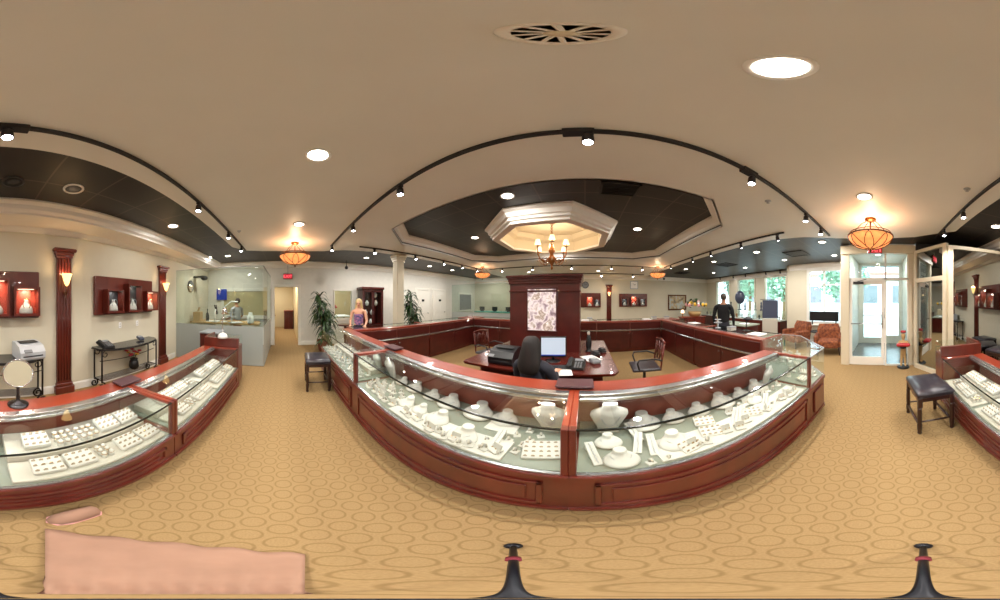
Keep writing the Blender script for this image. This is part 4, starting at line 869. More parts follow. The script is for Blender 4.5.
bpy.data.objects['wall_calendar'].location.x = XB+.06
t = empty('air_camera', (-5.6, YL+.35, 2.3), 0, 'dark dome camera on the workshop side wall near the glass top', 'camera'); MB().bbox(-.08, .08, -.35, .0, .05, .1).build('bracket', 'dgrey', t); MB().sph((0, 0, .03), .12, .12, .08).build('dome', 'black', t); t.name = 'dome_camera'
counter_item('stack', -5.25, -1.35, .972, 'paper stack on the workshop bench beside the magnifier lamp', 1, R(20)); counter_item('box', -5.3, -.98+.35, .972, 'white box on the workshop bench near the aisle corner', 1); counter_item('stack', -5.35, -2.2+.02, .972, 'paper stack on the workshop bench beside the black bottle', .8, R(-15))
counter_item('tower', -5.2, -1.5, .972, 'silver tool tower on the workshop bench before the grey-shirted person', 1.4)
t = empty('domed_lamp', (-3.25, -1.1, .932), 0, 'white domed desk lamp on the end cabinet near the workshop', 'lamp'); MB().lathe([(.09, 0), (.09, .03), (.07, .07), (.03, .09), (.012, .1)], n=20).build('base', 'paper', t); MB().tube([(0, 0, .09), (.02, 0, .3), (-.02, .03, .5)], .009).build('arm', 'chrome', t); MB().lathe([(.07, .44), (.03, .55)], (-.02, .03, 0), 16).build('lamp_shade', 'chrome', t)
# ---------------------------------------------------------------- people
def skin(name, J, E, m, parent, sub=2):
    me = bpy.data.meshes.new(name); ks = list(J); me.from_pydata([J[k][0] for k in ks], [(ks.index(a), ks.index(b)) for a, b in E], []); me.materials.append(M[m])
    o = bpy.data.objects.new(name, me); C.objects.link(o); o.parent = parent
    s = o.modifiers.new('skin', 'SKIN'); s.use_smooth_shade = True
    for i, k in enumerate(ks):
        r = J[k][1]; r = r if isinstance(r, tuple) else (r, r); me.skin_vertices[0].data[i].radius = r; me.skin_vertices[0].data[i].use_root = (i == 0)
    u = o.modifiers.new('sub', 'SUBSURF'); u.levels = sub; u.render_levels = sub
    return o
def chain(E, *ks): E += [(ks[i], ks[i+1]) for i in range(len(ks)-1)]
def hand_joints(J, E, base, wrist, d, nrm, side, curl=.5):
    d = Vector(d).normalized(); nrm = Vector(nrm).normalized(); sd = d.cross(nrm).normalized()*side; w = Vector(wrist)
    pm = w+d*.05; J[base+'p'] = (tuple(pm), (.032, .016)); E.append((base+'w', base+'p'))
    for i, (o, l) in enumerate(((-.027, .066), (-.009, .076), (.010, .071), (.027, .056))):
        a = w+d*.085+sd*o; b = a+(d*(1-curl*.4)+nrm*curl*.5).normalized()*l*.55; c = b+(d*(1-curl)+nrm*curl).normalized()*l*.45
        for n, p, r in ((0, a, .0095), (1, b, .008), (2, c, .0065)): J[base+'f%d%d' % (i, n)] = (tuple(p), r)
        E.append((base+'p', base+'f%d0' % i)); chain(E, base+'f%d0' % i, base+'f%d1' % i, base+'f%d2' % i)
    a = w+d*.03-sd*.034; b = a+(d*.8-sd*.5).normalized()*.035; c = b+(d-sd*.1).normalized()*.028
    for n, p, r in ((0, a, .011), (1, b, .010), (2, c, .008)): J[base+'t%d' % n] = (tuple(p), r)
    E.append((base+'p', base+'t0')); chain(E, base+'t0', base+'t1', base+'t2')
def person(x, y, rz, H, label, seated=False, arms='counter', sk='skin', shirt=None, pants='navy', wide=1, lean=0):
    """faces local -Y"""
    r = empty('person', (x, y, 0), rz, label, 'person'); s = H/1.75; J = {}; E = []
    pz = .95*s if not seated else .56
    def V(a, b, c): return (a*s, b*s, pz+c*s)
    J['pel'] = (V(0, 0, 0), (.13*s, .10*s)); J['wai'] = (V(0, -.01-lean*.3, .17), (.115*s*wide, .085*s)); J['che'] = (V(0, -.01-lean*.7, .36), (.135*s*wide, .095*s)); J['nb'] = (V(0, .0-lean, .50), (.075*s, .06*s))
    J['nk'] = (V(0, -.01-lean, .57), .048*s); J['jaw'] = (V(0, -.03-lean, .635), (.055*s, .065*s)); J['hd'] = (V(0, -.015-lean, .71), (.075*s, .092*s)); J['top'] = (V(0, -.01-lean, .77), (.055*s, .068*s))
    chain(E, 'pel', 'wai', 'che', 'nb', 'nk', 'jaw', 'hd', 'top')
    for q, sg in (('L', 1), ('R', -1)):
        J[q+'sh'] = (V(sg*.185*wide, -lean, .455), .055*s); E.append(('nb', q+'sh'))
        if arms == 'counter': el = V(sg*.235*wide, -.05, .19); wr = V(sg*.2, -.27, .09); d = (0, -1, -.1)
        elif arms == 'down': el = V(sg*.235*wide, .0, .18); wr = V(sg*.235*wide, -.10, -.06); d = (0, -.3, -1)
        else: el = V(sg*.25*wide, -.10-lean, .22); wr = V(sg*.14, -.36-lean, .27); d = (-sg*.1, -1, .05)
        J[q+'el'] = (el, .036*s); J[q+'w'] = (wr, .024*s); chain(E, q+'sh', q+'el', q+'w')
        hand_joints(J, E, q, wr, d, (0, 0, -1) if arms != 'down' else (-sg, 0, 0), sg, .5)
        if seated:
            J[q+'hip'] = (V(sg*.1, -.04, -.01), .085*s); J[q+'kn'] = (V(sg*.13, -.42, 0), .06*s); J[q+'an'] = ((sg*.13*s, -.42*s, .09), .038*s); J[q+'toe'] = ((sg*.14*s, -.58*s, .035), .035*s)
        else:
            J[q+'hip'] = (V(sg*.095, 0, -.06), .088*s); J[q+'kn'] = (V(sg*.10, -.01, -.46), .058*s); J[q+'an'] = ((sg*.10*s, .02, .08*s), .036*s); J[q+'toe'] = ((sg*.12*s, -.14*s, .035*s), .034*s)
        chain(E, 'pel', q+'hip', q+'kn', q+'an', q+'toe')
    skin('body', J, E, sk, r)
    g = 1.13
    def sub(keys, edges, m, nm, grow=g, extra=None):
        JJ = {k: (J[k][0], tuple(v*grow for v in J[k][1]) if isinstance(J[k][1], tuple) else J[k][1]*grow) for k in keys}
        if extra: JJ.update(extra)
        return skin(nm, JJ, edges, m, r)
    return r, J, sub, V, s
def face(r, V, s, lean=0, hairm='blackc'):
    MB().sph(V(.026, -.105-lean, .70), .010*s, n=8).sph(V(-.026, -.105-lean, .70), .010*s, n=8).build('eyes', 'dgrey', r)
    MB().loft([[V(-.006, -.10-lean, .70), V(.006, -.10-lean, .70), V(0, -.112-lean, .70)], [V(-.012, -.10-lean, .665), V(.012, -.10-lean, .665), V(0, -.132-lean, .67)]], smooth=False).build('nose', 'skin', r)
    MB().sph(V(0, -.098-lean, .635), .022*s, .008*s, .006*s, 8).build('mouth', 'red', r)
# blonde woman
x, y = -4.72, 1.92
r, J, sub, V, s = person(x, y, R(62), 1.63, 'woman with long blonde hair in a blue and pink sleeveless top, standing behind the counter', arms='counter')
sub(['pel', 'wai', 'che'], [('pel', 'wai'), ('wai', 'che'), ('che', 'cht')], 'dress', 'sleeveless_top', 1.16, {'cht': (V(0, -.01, .415), (.135*s, .10*s))})
sub(['wai', 'pel', 'Lhip', 'Lkn', 'Lan', 'Rhip', 'Rkn', 'Ran'], [('wai', 'pel'), ('pel', 'Lhip'), ('Lhip', 'Lkn'), ('Lkn', 'Lan'), ('pel', 'Rhip'), ('Rhip', 'Rkn'), ('Rkn', 'Ran')], 'navy', 'trousers', 1.12)
for sg in (-1, 1): pass
face(r, V, s)
MB().sph(V(0, .02, .72), .102*s, .105*s, .115*s, 18).loft([[(V(0, 0, 0)[0]+a*s*math.cos(t), V(0, .05, 0)[1]+b_*s*math.sin(t), V(0, 0, z)[2]) for t in [2*PI*i/16 for i in range(16)]] for a, b_, z in ((.095, .075, .72), (.11, .075, .62), (.125, .07, .52), (.12, .06, .42), (.07, .04, .36))]).build('hair', 'blonde', r)
# man in black
r, J, sub, V, s = person(3.42, 3.86, R(-50)+PI, 1.78, 'man in a black shirt seen from behind beyond the window-side counter', arms='down', sk='skin2', wide=1.12)
sub(['pel', 'wai', 'che', 'nb', 'Lsh', 'Lel', 'Lw', 'Rsh', 'Rel', 'Rw'], [('pel', 'wai'), ('wai', 'che'), ('che', 'nb'), ('nb', 'Lsh'), ('Lsh', 'Lel'), ('Lel', 'Lw'), ('nb', 'Rsh'), ('Rsh', 'Rel'), ('Rel', 'Rw')], 'blackc', 'shirt', 1.32)
sub(['wai', 'pel', 'Lhip', 'Lkn', 'Lan', 'Rhip', 'Rkn', 'Ran'], [('wai', 'pel'), ('pel', 'Lhip'), ('Lhip', 'Lkn'), ('Lkn', 'Lan'), ('pel', 'Rhip'), ('Rhip', 'Rkn'), ('Rkn', 'Ran')], 'navy', 'trousers', 1.13)
face(r, V, s); MB().sph(V(0, .008, .735), .083*s, .1*s, .095*s, 16).build('hair', 'ghair', r)
# seated woman at the desk, back towards the aisle (faces +Y)
r, J, sub, V, s = person(-.50, 1.76, PI-R(12), 1.55, 'woman with long dark hair in a navy top seated at the desk, seen from behind', seated=True, arms='type')
sub(['pel', 'wai', 'che', 'nb', 'Lsh', 'Lel', 'Lw', 'Rsh', 'Rel', 'Rw'], [('pel', 'wai'), ('wai', 'che'), ('che', 'nb'), ('nb', 'Lsh'), ('Lsh', 'Lel'), ('Lel', 'Lw'), ('nb', 'Rsh'), ('Rsh', 'Rel'), ('Rel', 'Rw')], 'navy', 'top', 1.22)
sub(['wai', 'pel', 'Lhip', 'Lkn', 'Lan', 'Rhip', 'Rkn', 'Ran'], [('wai', 'pel'), ('pel', 'Lhip'), ('Lhip', 'Lkn'), ('Lkn', 'Lan'), ('pel', 'Rhip'), ('Rhip', 'Rkn'), ('Rkn', 'Ran')], 'blackc', 'trousers', 1.12)
face(r, V, s)
MB().loft([[(a*s*math.cos(t)*(1+.04*math.sin(9*t)), V(0, yc, 0)[1]+b_*s*math.sin(t), V(0, 0, z)[2]) for t in [2*PI*i/24 for i in range(24)]] for a, b_, yc, z in ((.02, .02, .02, .805), (.055, .06, .02, .797), (.078, .09, .02, .775), (.092, .108, .022, .735), (.099, .112, .028, .69), (.108, .105, .04, .635), (.120, .095, .055, .575), (.130, .085, .07, .51), (.126, .07, .085, .455), (.10, .05, .095, .405), (.05, .025, .095, .375))]).build('hair', 'hair', r)
t = empty('office_chair', (-.52, 1.74, 0), PI, 'black office chair under the seated dark-haired woman', 'chair')
MB().bbox(-.2, .2, -.22, .18, .37, .405, .02).build('seat', 'leather', t); MB().cyl((0, 0, .1), (0, 0, .37), .025).build('pedestal', 'dgrey', t)
for k in range(5): a = 2*PI*k/5+.3; MB().tube([(0, 0, .11), (.2*math.cos(a), .2*math.sin(a), .06)], [.022, .014]).sph((.2*math.cos(a), .2*math.sin(a), .027), .027, n=8).build('leg', 'dgrey', t)
# seated worker in workshop
r, J, sub, V, s = person(-5.95, -1.1, R(-95), 1.66, 'person in a pale grey shirt bent over the bench behind the workshop glass', arms='counter', sk='skin2', wide=1.1, lean=.04)
sub(['pel', 'wai', 'che', 'nb', 'Lsh', 'Lel', 'Rsh', 'Rel'], [('pel', 'wai'), ('wai', 'che'), ('che', 'nb'), ('nb', 'Lsh'), ('Lsh', 'Lel'), ('nb', 'Rsh'), ('Rsh', 'Rel')], 'silver', 'shirt', 1.18)
MB().sph(V(0, .01, .735), .083*s, .1*s, .095*s, 16).build('hair', 'ghair', r); face(r, V, s, .04)
r.location = (-6.1, -1.55, 0); r.rotation_euler.z = R(-40)
# bellhop statue
t = empty('page_statue', (4.38, -.42, 0), R(-95), 'small page boy statue holding a red cushion beside the entrance door', 'statue')
J = {'pel': ((0, 0, .42), .06), 'che': ((0, 0, .6), (.075, .06)), 'nk': ((0, 0, .7), .03), 'hd': ((0, -.01, .8), .06), 'top': ((0, 0, .85), .045)}; E = []; chain(E, 'pel', 'che', 'nk', 'hd', 'top')
for q, sg in (('L', 1), ('R', -1)):
    J[q+'s'] = ((sg*.09, 0, .66), .03); J[q+'e'] = ((sg*.12, -.06, .56), .024); J[q+'h'] = ((sg*.08, -.16, .56), .02); chain(E, 'che', q+'s', q+'e', q+'h')
    J[q+'k'] = ((sg*.04, 0, .24), .035); J[q+'a'] = ((sg*.045, 0, .09), .028); J[q+'t'] = ((sg*.05, -.07, .065), .024); chain(E, 'pel', q+'k', q+'a', q+'t')
skin('body', J, E, 'box', t); skin('jacket', {'a': ((0, 0, .45), (.075, .07)), 'b': ((0, 0, .65), (.09, .07))}, [('a', 'b')], 'navy', t)
MB().bbox(-.15, .15, -.26, -.10, .585, .64, .02).build('cushion', 'red', t); MB().lathe([(.06, .86), (.062, .9), (.05, .91)], n=14).build('cap', 'red', t); MB().lathe([(.14, 0), (.14, .03), (.12, .045)], n=22).build('base', 'black', t)
# ---------------------------------------------------------------- window side furniture
def armchair(x, y, rz, label):
    r = empty('armchair', (x, y, 0), rz, label, 'armchair', 'print armchairs by the entrance wall')   # faces -X
    MB().bbox(-.32, .3, -.3, .3, .22, .44, .04).build('seat', 'arm', r); MB().loft([[(.18, -.33, .25), (.36, -.33, .25), (.36, .33, .25), (.18, .33, .25)], [(.22, -.36, .7), (.42, -.36, .7), (.42, .36, .7), (.22, .36, .7)], [(.28, -.3, .88), (.42, -.3, .86), (.42, .3, .86), (.28, .3, .88)]], smooth=False).build('backrest', 'arm', r)
    for s_ in (-1, 1): y0, y1 = sorted((s_*.3, s_*.42)); MB().bbox(-.3, .3, y0, y1, .22, .6, .04).build('armrest', 'arm', r)
    for sx in (-1, 1):
        for sy in (-1, 1): MB().cyl((sx*.26, sy*.32, 0), (sx*.25, sy*.3, .23), .018, .028).build('leg', 'darkturn', r)
armchair(5.45, 1.66, R(15), 'rust print armchair beside the entrance vestibule wall'); armchair(5.85, 2.95, R(-25), 'rust print armchair in the corner past the white-framed window')
t = empty('side_table', (6.2, 2.3, 0), 0, 'small dark side table between the two rust armchairs', 'table'); MB().lathe([(.24, .5), (.25, .52), (.24, .54)], n=22).build('table_top', 'dgrey', t); MB().lathe([(.16, 0), (.15, .02), (.02, .05), (.025, .5)], n=14).build('pedestal', 'dgrey', t)
t = empty('window_banner', (XW-.05, 2.17, .86), 0, 'long black banner along the bottom of the white-framed window', 'banner'); MB().bbox(-.02, .02, -.55, .55, 0, .34, .004).build('board', 'black', t)
for sy in (-1, 1): MB().box(-.015, .015, sy*.45-.02, sy*.45+.02, -.14, 0).build('foot', 'dgrey', t)
def win_case(y0, y1, label):
    r = empty('window_showcase', (7.0, y0, 0), 0, label, 'display case', 'showcases under the street windows'); L = y1-y0
    MB().bbox(-.3, .3, 0, L, 0, .72).build('base', 'dwood', r); MB().box(-.29, .29, .01, L-.01, .72, .735).build('case_floor', 'white', r)
    MB().box(-.3, -.294, 0, L, .735, 1.12).box(.294, .3, 0, L, .735, 1.12).box(-.294, .294, 0, .006, .735, 1.12).box(-.294, .294, L-.006, L, .735, 1.12).build('glass_box', 'gshelf', r); MB().box(-.3, .3, 0, L, 1.12, 1.128).build('glass_top', 'gshelf', r)
    for k in range(2): MB().box(-.28, .28, .05+k*(L/2), L/2-.05+k*(L/2), .93, .936).build('glass_shelf', 'gshelf', r)
for k, (a, b_) in enumerate(((4.1, 5.8), (6.0, 7.7), (7.9, 9.6))): win_case(a, b_, ['glass window showcase beside the entrance corner wall', 'glass window showcase with the dark oval bust behind the man', 'glass window showcase in the far window corner'][k])
random.seed(21)
for k in range(15):
    yy = 4.3+k*.36
    tag(MB().lathe([(.05, 0), (.04, .02), (.02, .05), (.045, .1), (.05, .14), (.025, .18), (.02, .21)], n=12).build('display_vase', random.choice(['green', 'paper', 'dgrey', 'silver', 'brass']), None, (6.95, yy, .737), 0), 'small vase inside the window showcases, %s from the entrance side' % ORD[k], 'vase', 'vases in the window showcases')
for k, (x, y, m_) in enumerate(((7.0, 4.6, 'dgrey'), (7.0, 5.3, 'tablet'), (7.0, 6.3, 'dgrey'), (7.0, 7.3, 'dgrey'), (7.0, 5.65, 'green'))):
    tag(MB().lathe([(.06, 0), (.07, .03), (.03, .08), (.05, .18), (.03, .3), (.045, .34), (.02, .4)], n=14).build('ornament', m_, None, (x, y, 1.13)), 'dark ornament on the window showcases, %s of five' % ORD[k], 'ornament', 'ornaments on the showcases')
t = empty('oval_display', (6.9, 6.95-.4, 1.13), R(-50), 'big black oval display head on a window showcase', 'display head')
MB().sph((0, 0, .62), .25, .14, .33, 22).build('head', 'tablet', t); MB().lathe([(.12, 0), (.12, .02), (.03, .05), (.03, .34)], n=16).build('stand', 'black', t)
# black panel display on stand
t = empty('black_display_board', (5.75, 3.95, 0), R(-60), 'tall black display board standing before the last window', 'display board')
MB().bbox(-.29, .29, -.02, .02, .95, 1.62, .01, T=rotm(x=R(-4))).build('board', 'tablet', t); MB().bbox(-.27, .27, -.12, .12, .0, .94).build('stand', 'white2', t); MB().cyl((-.36, 0, 1.64), (.36, 0, 1.64), .01).build('rail', 'dgrey', t)
# sales desks and chairs beyond the counter
t = empty('sales_desk', (5.0, 4.9, 0), 0, 'dark sales desk standing between the counter and windows', 'desk')
MB().bbox(-.4, .4, -.75, .75, .73, .77).build('desk_top', 'green', t); MB().bbox(-.36, .36, -.7, -.3, 0, .73).bbox(-.36, .36, .3, .7, 0, .73).build('pedestal', 'dwood', t)
t = empty('upholstered_chair', (5.2, 5.55+.4, 0), R(-45), 'cream upholstered side chair behind the sales desk', 'chair')
MB().bbox(-.24, .24, -.24, .24, .4, .5, .03).build('seat', 'carton2', t); MB().bbox(-.24, .24, .2, .27, .5, 1.08, .03).build('backrest', 'carton2', t)
for sx in (-1, 1):
    for sy in (-1, 1): MB().cyl((sx*.2, sy*.2, 0), (sx*.2, sy*.2, .4), .016, .022).build('leg', 'darkturn', t)
counter_item('stack', 4.95, 4.5, .775, 'paper stack on the dark sales desk by the windows'); counter_item('lamp', 4.95, 5.3, .775, 'dark lamp on the sales desk by the windows', 1.2)
counter_item('lamp', 2.95, 2.62, .975, 'black shaded lamp on the counter near the angled corner case', .9)
# flower arrangement
t = empty('console_cabinet', (5.35, 8.5, 0), 0, 'dark cabinet under the big flower arrangement below the painting', 'cabinet'); MB().bbox(-.65, .65, -.25, .25, 0, .72).build('body', 'dwood', t); MB().bbox(-.7, .7, -.28, .28, .72, .76).build('top', 'rail', t)
for k in range(2): MB().bbox(-.6+.62*k, -.02+.62*k, -.27, -.25, .05, .68).build('door', 'wood', t)
t = empty('flower_basket', (5.5, 8.5, .762), 0, 'large pink and green flower arrangement below the painting', 'flowers')
MB().lathe([(.16, 0), (.22, .08), (.24, .16), (.2, .17)], n=18).build('basket', 'box', t); rnd = random.Random(5); b = MB()
for k in range(70):
    a = rnd.uniform(0, 2*PI); rr = rnd.uniform(.05, .48); c = (rr*math.cos(a), .6*rr*math.sin(a), .2+.32*(1-rr*1.3)+rnd.uniform(0, .14)); T = rotm(rnd.uniform(-.8, .8), rnd.uniform(-.8, .8), a, c)
    b.loft([[(-.01, 0, 0), (0, 0, .002), (.01, 0, 0)], [(-.035, .06, 0), (0, .06, .01), (.035, .06, 0)], [(-.004, .14, -.02), (0, .14, -.02), (.004, .14, -.02)]], T=T, close=False, cap=False)
b.build('leaves', 'leaf', t)
for k in range(16):
    a = k*2.4; rr = .1+.34*(k/16)**.5; c = (rr*math.cos(a), .6*rr*math.sin(a)-.08, .33+.2*(1-rr*1.6)); f = MB()
    for j in range(6): an = j*PI/3; f.sph((c[0]+.035*math.cos(an), c[1], c[2]+.035*math.sin(an)), .032, .02, .032, 6)
    f.sph((c[0], c[1]-.015, c[2]), .025, n=6); f.build('flower', ['pink', 'yellow', 'white2'][k % 3], t)
t.scale = (1.5,)*3
t = empty('table_lamp', (4.72, 8.42, .762), 0, 'small lit lamp beside the flower arrangement', 'lamp'); MB().lathe([(.06, 0), (.05, .02), (.015, .05), (.03, .12), (.012, .2)], n=14).build('base', 'brass', t); MB().lathe([(.1, .2), (.06, .36)], n=18, cap=False).build('lamp_shade', 'shade', t)
# corner office desk
t = empty('office_desk', (-4.6, 9.2, 0), 0, 'pale desk inside the corner glass office', 'desk'); MB().bbox(-1.2, 1.2, -.35, .35, .95, 1.0).build('desk_top', 'teal', t)
for x in (-1.1, 1.1): MB().bbox(x-.05, x+.05, -.3, .3, 0, .95).build('leg', 'trimb', t)
for k, x in enumerate((-5.5, -4.7, -3.9)):
    t = empty('computer', (x, 9.2, 1.002), R(5), 'dark computer on the corner office desk, %s from the white doors' % ORD[k], 'computer', 'computers in the corner office'); MB().bbox(-.15, .15, -.02, .02, .05, .25).build('screen', 'dgrey', t); MB().bbox(-.08, .08, -.06, .06, 0, .05).build('stand', 'dgrey', t)
t = empty('interior_window', (XB+.02, 8.6, .95), 0, 'white framed grey interior window on the corner office wall', 'interior window')
fr = MB()
for q in ((0, 1.4, 0, .09), (0, 1.4, 1.0, 1.1), (0, .09, .09, 1.0), (1.31, 1.4, .09, 1.0)): fr.bbox(-.01, .04, q[0], q[1], q[2], q[3], .006)
fr.build('frame', 'trimw', t); MB().box(-.01, .01, .09, 1.31, .09, 1.0).build('pane', 'grey', t)
# ---------------------------------------------------------------- ceiling: lamps, tracks, octagon
def add_light(kind, name, loc, e, col=(1, .96, .9), size=.15, parent=None, rot=None, spot=None, blend=.6):
    la = bpy.data.lights.new(name, kind); la.energy = e; la.color = col
    if kind == 'AREA': la.shape = 'DISK'; la.size = size
    else: la.shadow_soft_size = size
    if kind == 'SPOT': la.spot_size = R(spot or 100); la.spot_blend = blend
    lo = bpy.data.objects.new(name, la); C.objects.link(lo); lo.location = loc
    if rot: lo.rotation_euler = rot
    if parent: lo.parent = parent
    return lo
def downlight(x, y, z, e, label, lens='lamp'):
    r = empty('downlight', (x, y, z), 0, label, 'ceiling light', 'recessed downlights')
    MB().lathe([(.075, -.001), (.1, -.002), (.1, -.010), (.085, -.014), (.075, -.006)], n=28, cap=False).build('trim_ring', 'paper', r)
    MB().lathe([(.076, -.003), (.07, -.006), (.02, -.007)], n=28).build('lens', lens, r)
    if e: add_light('AREA', 'downlight_lamp', (0, 0, -.02), e, size=.15, parent=r)
E1 = 14
for k, (x, y) in enumerate(((-3.16, .235), (-1.38, .24), (.42, .255), (2.2, .24))): downlight(x, y, ZC, 5, 'lit recessed downlight over the aisle, %s from the passage end' % ORD[k])
TZ = 3.16
for x, y, lab in ((-1.0, 2.33, 'lit downlight in the black tray between chandelier and aisle'), (1.07, 3.8, 'lit downlight in the black tray on the clock side of the chandelier'), (-2.47, 3.8, 'lit downlight in the black tray toward the white doors'), (-.9, 5.6, 'lit downlight in the black tray beyond the chandelier')): downlight(x, y, TZ, E1*1.4, lab)
for k, (x, y) in enumerate(((-2.77, -1.84), (2.8, -1.84))): downlight(x, y, ZC+.03, E1*.8, 'lit downlight in the black strip over the low cases, near the %s' % ('workshop' if k == 0 else 'entrance'))
downlight(.9, -1.84, ZC+.03, E1*.8, 'lit downlight in the black strip behind the camera side')
for k, (x, y) in enumerate(((4.1, 1.4), (5.5, 1.5), (4.15, 3.3), (5.5, 3.2), (4.16, 5.2), (5.9, 5.3), (4.2, 7.2), (5.9, 7.4))): downlight(x, y, ZC+.03, E1*1.5, 'lit downlight in the black ceiling by the windows, %s counting from the entrance' % ORD[k])
for k, (x, y) in enumerate(((-5.5, 2.5), (-5.5, 3.88), (-5.5, 5.2), (-5.5, 6.6), (-5.5, -1.7))): downlight(x, y, ZC+.03, E1*1.5, ('lit downlight in the black ceiling before the back wall, %s from the passage' % ORD[k]) if k < 4 else 'lit downlight over the glass workshop')
for k, (x, y) in enumerate(((-2.6, 8.6), (.6, 8.6))): downlight(x, y, ZC, E1*1.6, 'lit downlight by the far wall, %s from the glass office' % ORD[k])
def speaker(x, y, z, m, label):
    r = empty('ceiling_speaker', (x, y, z), 0, label, 'speaker'); MB().lathe([(.07, 0), (.115, -.003), (.115, -.012), (.09, -.014)], n=28, cap=False).build('rim', m, r); b = MB().lathe([(.09, -.008), (.02, -.012)], n=28)
    b.build('grille', 'grey' if m == 'paper' else m, r); 
speaker(-.92, -1.84, ZC+.03, 'paper', 'white round ceiling speaker in the black strip over the low cases'); speaker(-.28, -1.88, ZC+.03, 'dgrey', 'dark round ceiling speaker in the black strip at the photo edge')
# fluted round diffuser above the camera
t = empty('round_diffuser', (-.03, .235, ZC), 0, 'round fluted air diffuser in the cream ceiling above the camera', 'air diffuser')
MB().lathe([(.06, 0), (.082, -.002), (.082, -.010), (.07, -.014), (.062, -.006)], n=32, cap=False).build('rim', 'crown', t); MB().lathe([(.062, -.002), (.01, -.002)], n=24).build('backing', 'green', t)
for k in range(12): a = 2*PI*k/12; MB().box(.02, .066, -.004, .004, -.010, -.004, T=rotm(x=.5, z=a)).build('vane', 'crown', t)
MB().lathe([(.024, -.003), (.022, -.011), (.008, -.013)], n=16).build('hub', 'trimb', t)
# black slot vents
def vent(x, y, z, w, d, label):
    r = empty('air_vent', (x, y, z), 0, label, 'air vent', 'black ceiling vents'); MB().box(-w, w, -d, -d+.03, -.02, 0).box(-w, w, d-.03, d, -.02, 0).box(-w, -w+.03, -d, d, -.02, 0).box(w-.03, w, -d, d, -.02, 0).build('frame', 'black', r); n = 7
    MB().box(-w+.03, w-.03, -d+.03, d-.03, -.004, -.001).build('backing', 'black', r); b = MB()
    for k in range(n): yy = -d+.05+(2*d-.1)*k/(n-1); b.box(-w+.03, w-.03, -.002, .018, -.003, .001, T=rotm(x=.7, loc=(0, yy, -.012)))
    b.build('slats', 'dgrey', r)
vent(.42, 2.3, TZ, .24, .17, 'black slotted vent in the tray beside the octagon'); vent(4.9, 2.45, ZC+.03, .3, .3, 'black square vent over the corner case side of the window area'); vent(4.9, 5.35, ZC+.03, .3, .3, 'black square vent midway along the window area'); vent(4.6, 8.3, ZC+.03, .3, .3, 'black square vent before the painting wall')
for x, y, lab in ((.9+.4, .98, 'small brass sprinkler head near the track by the entrance side'), (-3.2, -.3, 'small sprinkler head between aisle lights and low case track'), (3.0, -.55, 'small sprinkler head near the entrance end of the short track')):
    t = empty('sprinkler_head', (x, y, ZC), 0, lab, 'sprinkler'); MB().lathe([(.04, 0), (.038, -.006), (.012, -.012), (.01, -.03), (.02, -.034)], n=16).build('body', 'silver', t)
bpy.data.objects['sprinkler_head'].location = (*P(768, 201, ZC), ZC)
x, y = P(967, 189, ZC); bpy.data.objects['sprinkler_head.002'].location = (x, y, ZC); x, y = P(239, 231, ZC); bpy.data.objects['sprinkler_head.001'].location = (x, y, ZC)
def track(p, q, heads, label, z=ZC, aim=(0, -.35), e=10, box_at=()):
    p, q = Vector(p), Vector(q); L = (q-p).length; a = math.atan2(q.y-p.y, q.x-p.x); r = empty('track_light', (p.x, p.y, z), a, label, 'track light', 'black ceiling tracks')
    MB().bbox(0, L, -.018, .018, -.03, 0, .003).build('rail', 'track', r)
    for h in heads:
        hd = MB().bbox(h-.03, h+.03, -.022, .022, -.055, -.03, .004).cyl((h, 0, -.055), (h, 0, -.08), .01)
        T = rotm(x=R(aim[1]*60), loc=(h, 0, -.08)); hd.lathe([(.022, .02), (.034, .0), (.038, -.07), (.036, -.075)], n=16, T=T)
        o = hd.build('lamp_head', 'track', r); MB().lathe([(.03, -.076), (.005, -.079)], n=16, T=T).build('lens', 'spotlamp', o)
        if e: add_light('SPOT', 'track_lamp', (h, aim[0]*.0, -.17), e, (1, .95, .88), .03, r, (R(aim[1]*60), 0, 0), 140, .6)
    for h in box_at: MB().bbox(h-.09, h+.09, -.035, .035, -.05, -.0, .004).build('power_box', 'track', r)
    return r
HX = [-4.4+.35]
def headx(px, Y): return Y*math.tan(R((px-585)*.3))
track((-4.4, 1.08), (3.6, 1.08), [headx(p_, 1.08)+4.4 for p_ in (332, 353, 400, 588, 752, 806, 821)], 'long black track with spotlights over the high display cases', aim=(0, .05), e=56, box_at=(headx(578, 1.08)+4.4, headx(749, 1.08)+4.4))
track((4.1-.35, -1.02), (-4.9, -1.02), [3.75-x for x in (3.2, 2.35, .45, -.12, -2.1, -3.35, -4.4)], 'long black track with spotlights over the low display cases', aim=(0, .05), e=56, box_at=(3.9,))
track((3.08, 1.8), (3.08, 7.0), [.15, 1.1, 2.2, 3.1, 4.6], 'black track with spotlights over the window-side counter', e=10)
track((-4.25, 1.75), (-4.25, 7.1), [.4, 1.7, 2.9, 3.9, 4.9], 'black track with spotlights over the counter before the white doors', e=10)
track((-3.9, 7.15), (2.8, 7.15), [.6, 1.9, 3.4, 4.9, 6.1], 'black track with spotlights over the far counter', e=10)
track((-2.8, 9.4), (3.0, 9.4), [.6, 2.2, 3.6, 5.2], 'black track with spotlights close to the far wall', e=8)
track((7.35, 4.2), (7.35, 9.6), [.3, 1.1, 2.4, 3.3, 4.4], 'black track with spotlights along the street windows', e=5, z=ZC+.03)
downlight(-8.2, -.9+.9, 2.6, 30, 'added downlight brightening the passage beyond the doorway'); downlight(-10.2, -.7, 2.6, 30, 'added downlight brightening the far end of the passage'); downlight(-8.0, 2.0, 2.6, 30, 'lit downlight in the office beyond the interior window')  # the unseen passage downlights are added to brighten a dark passage
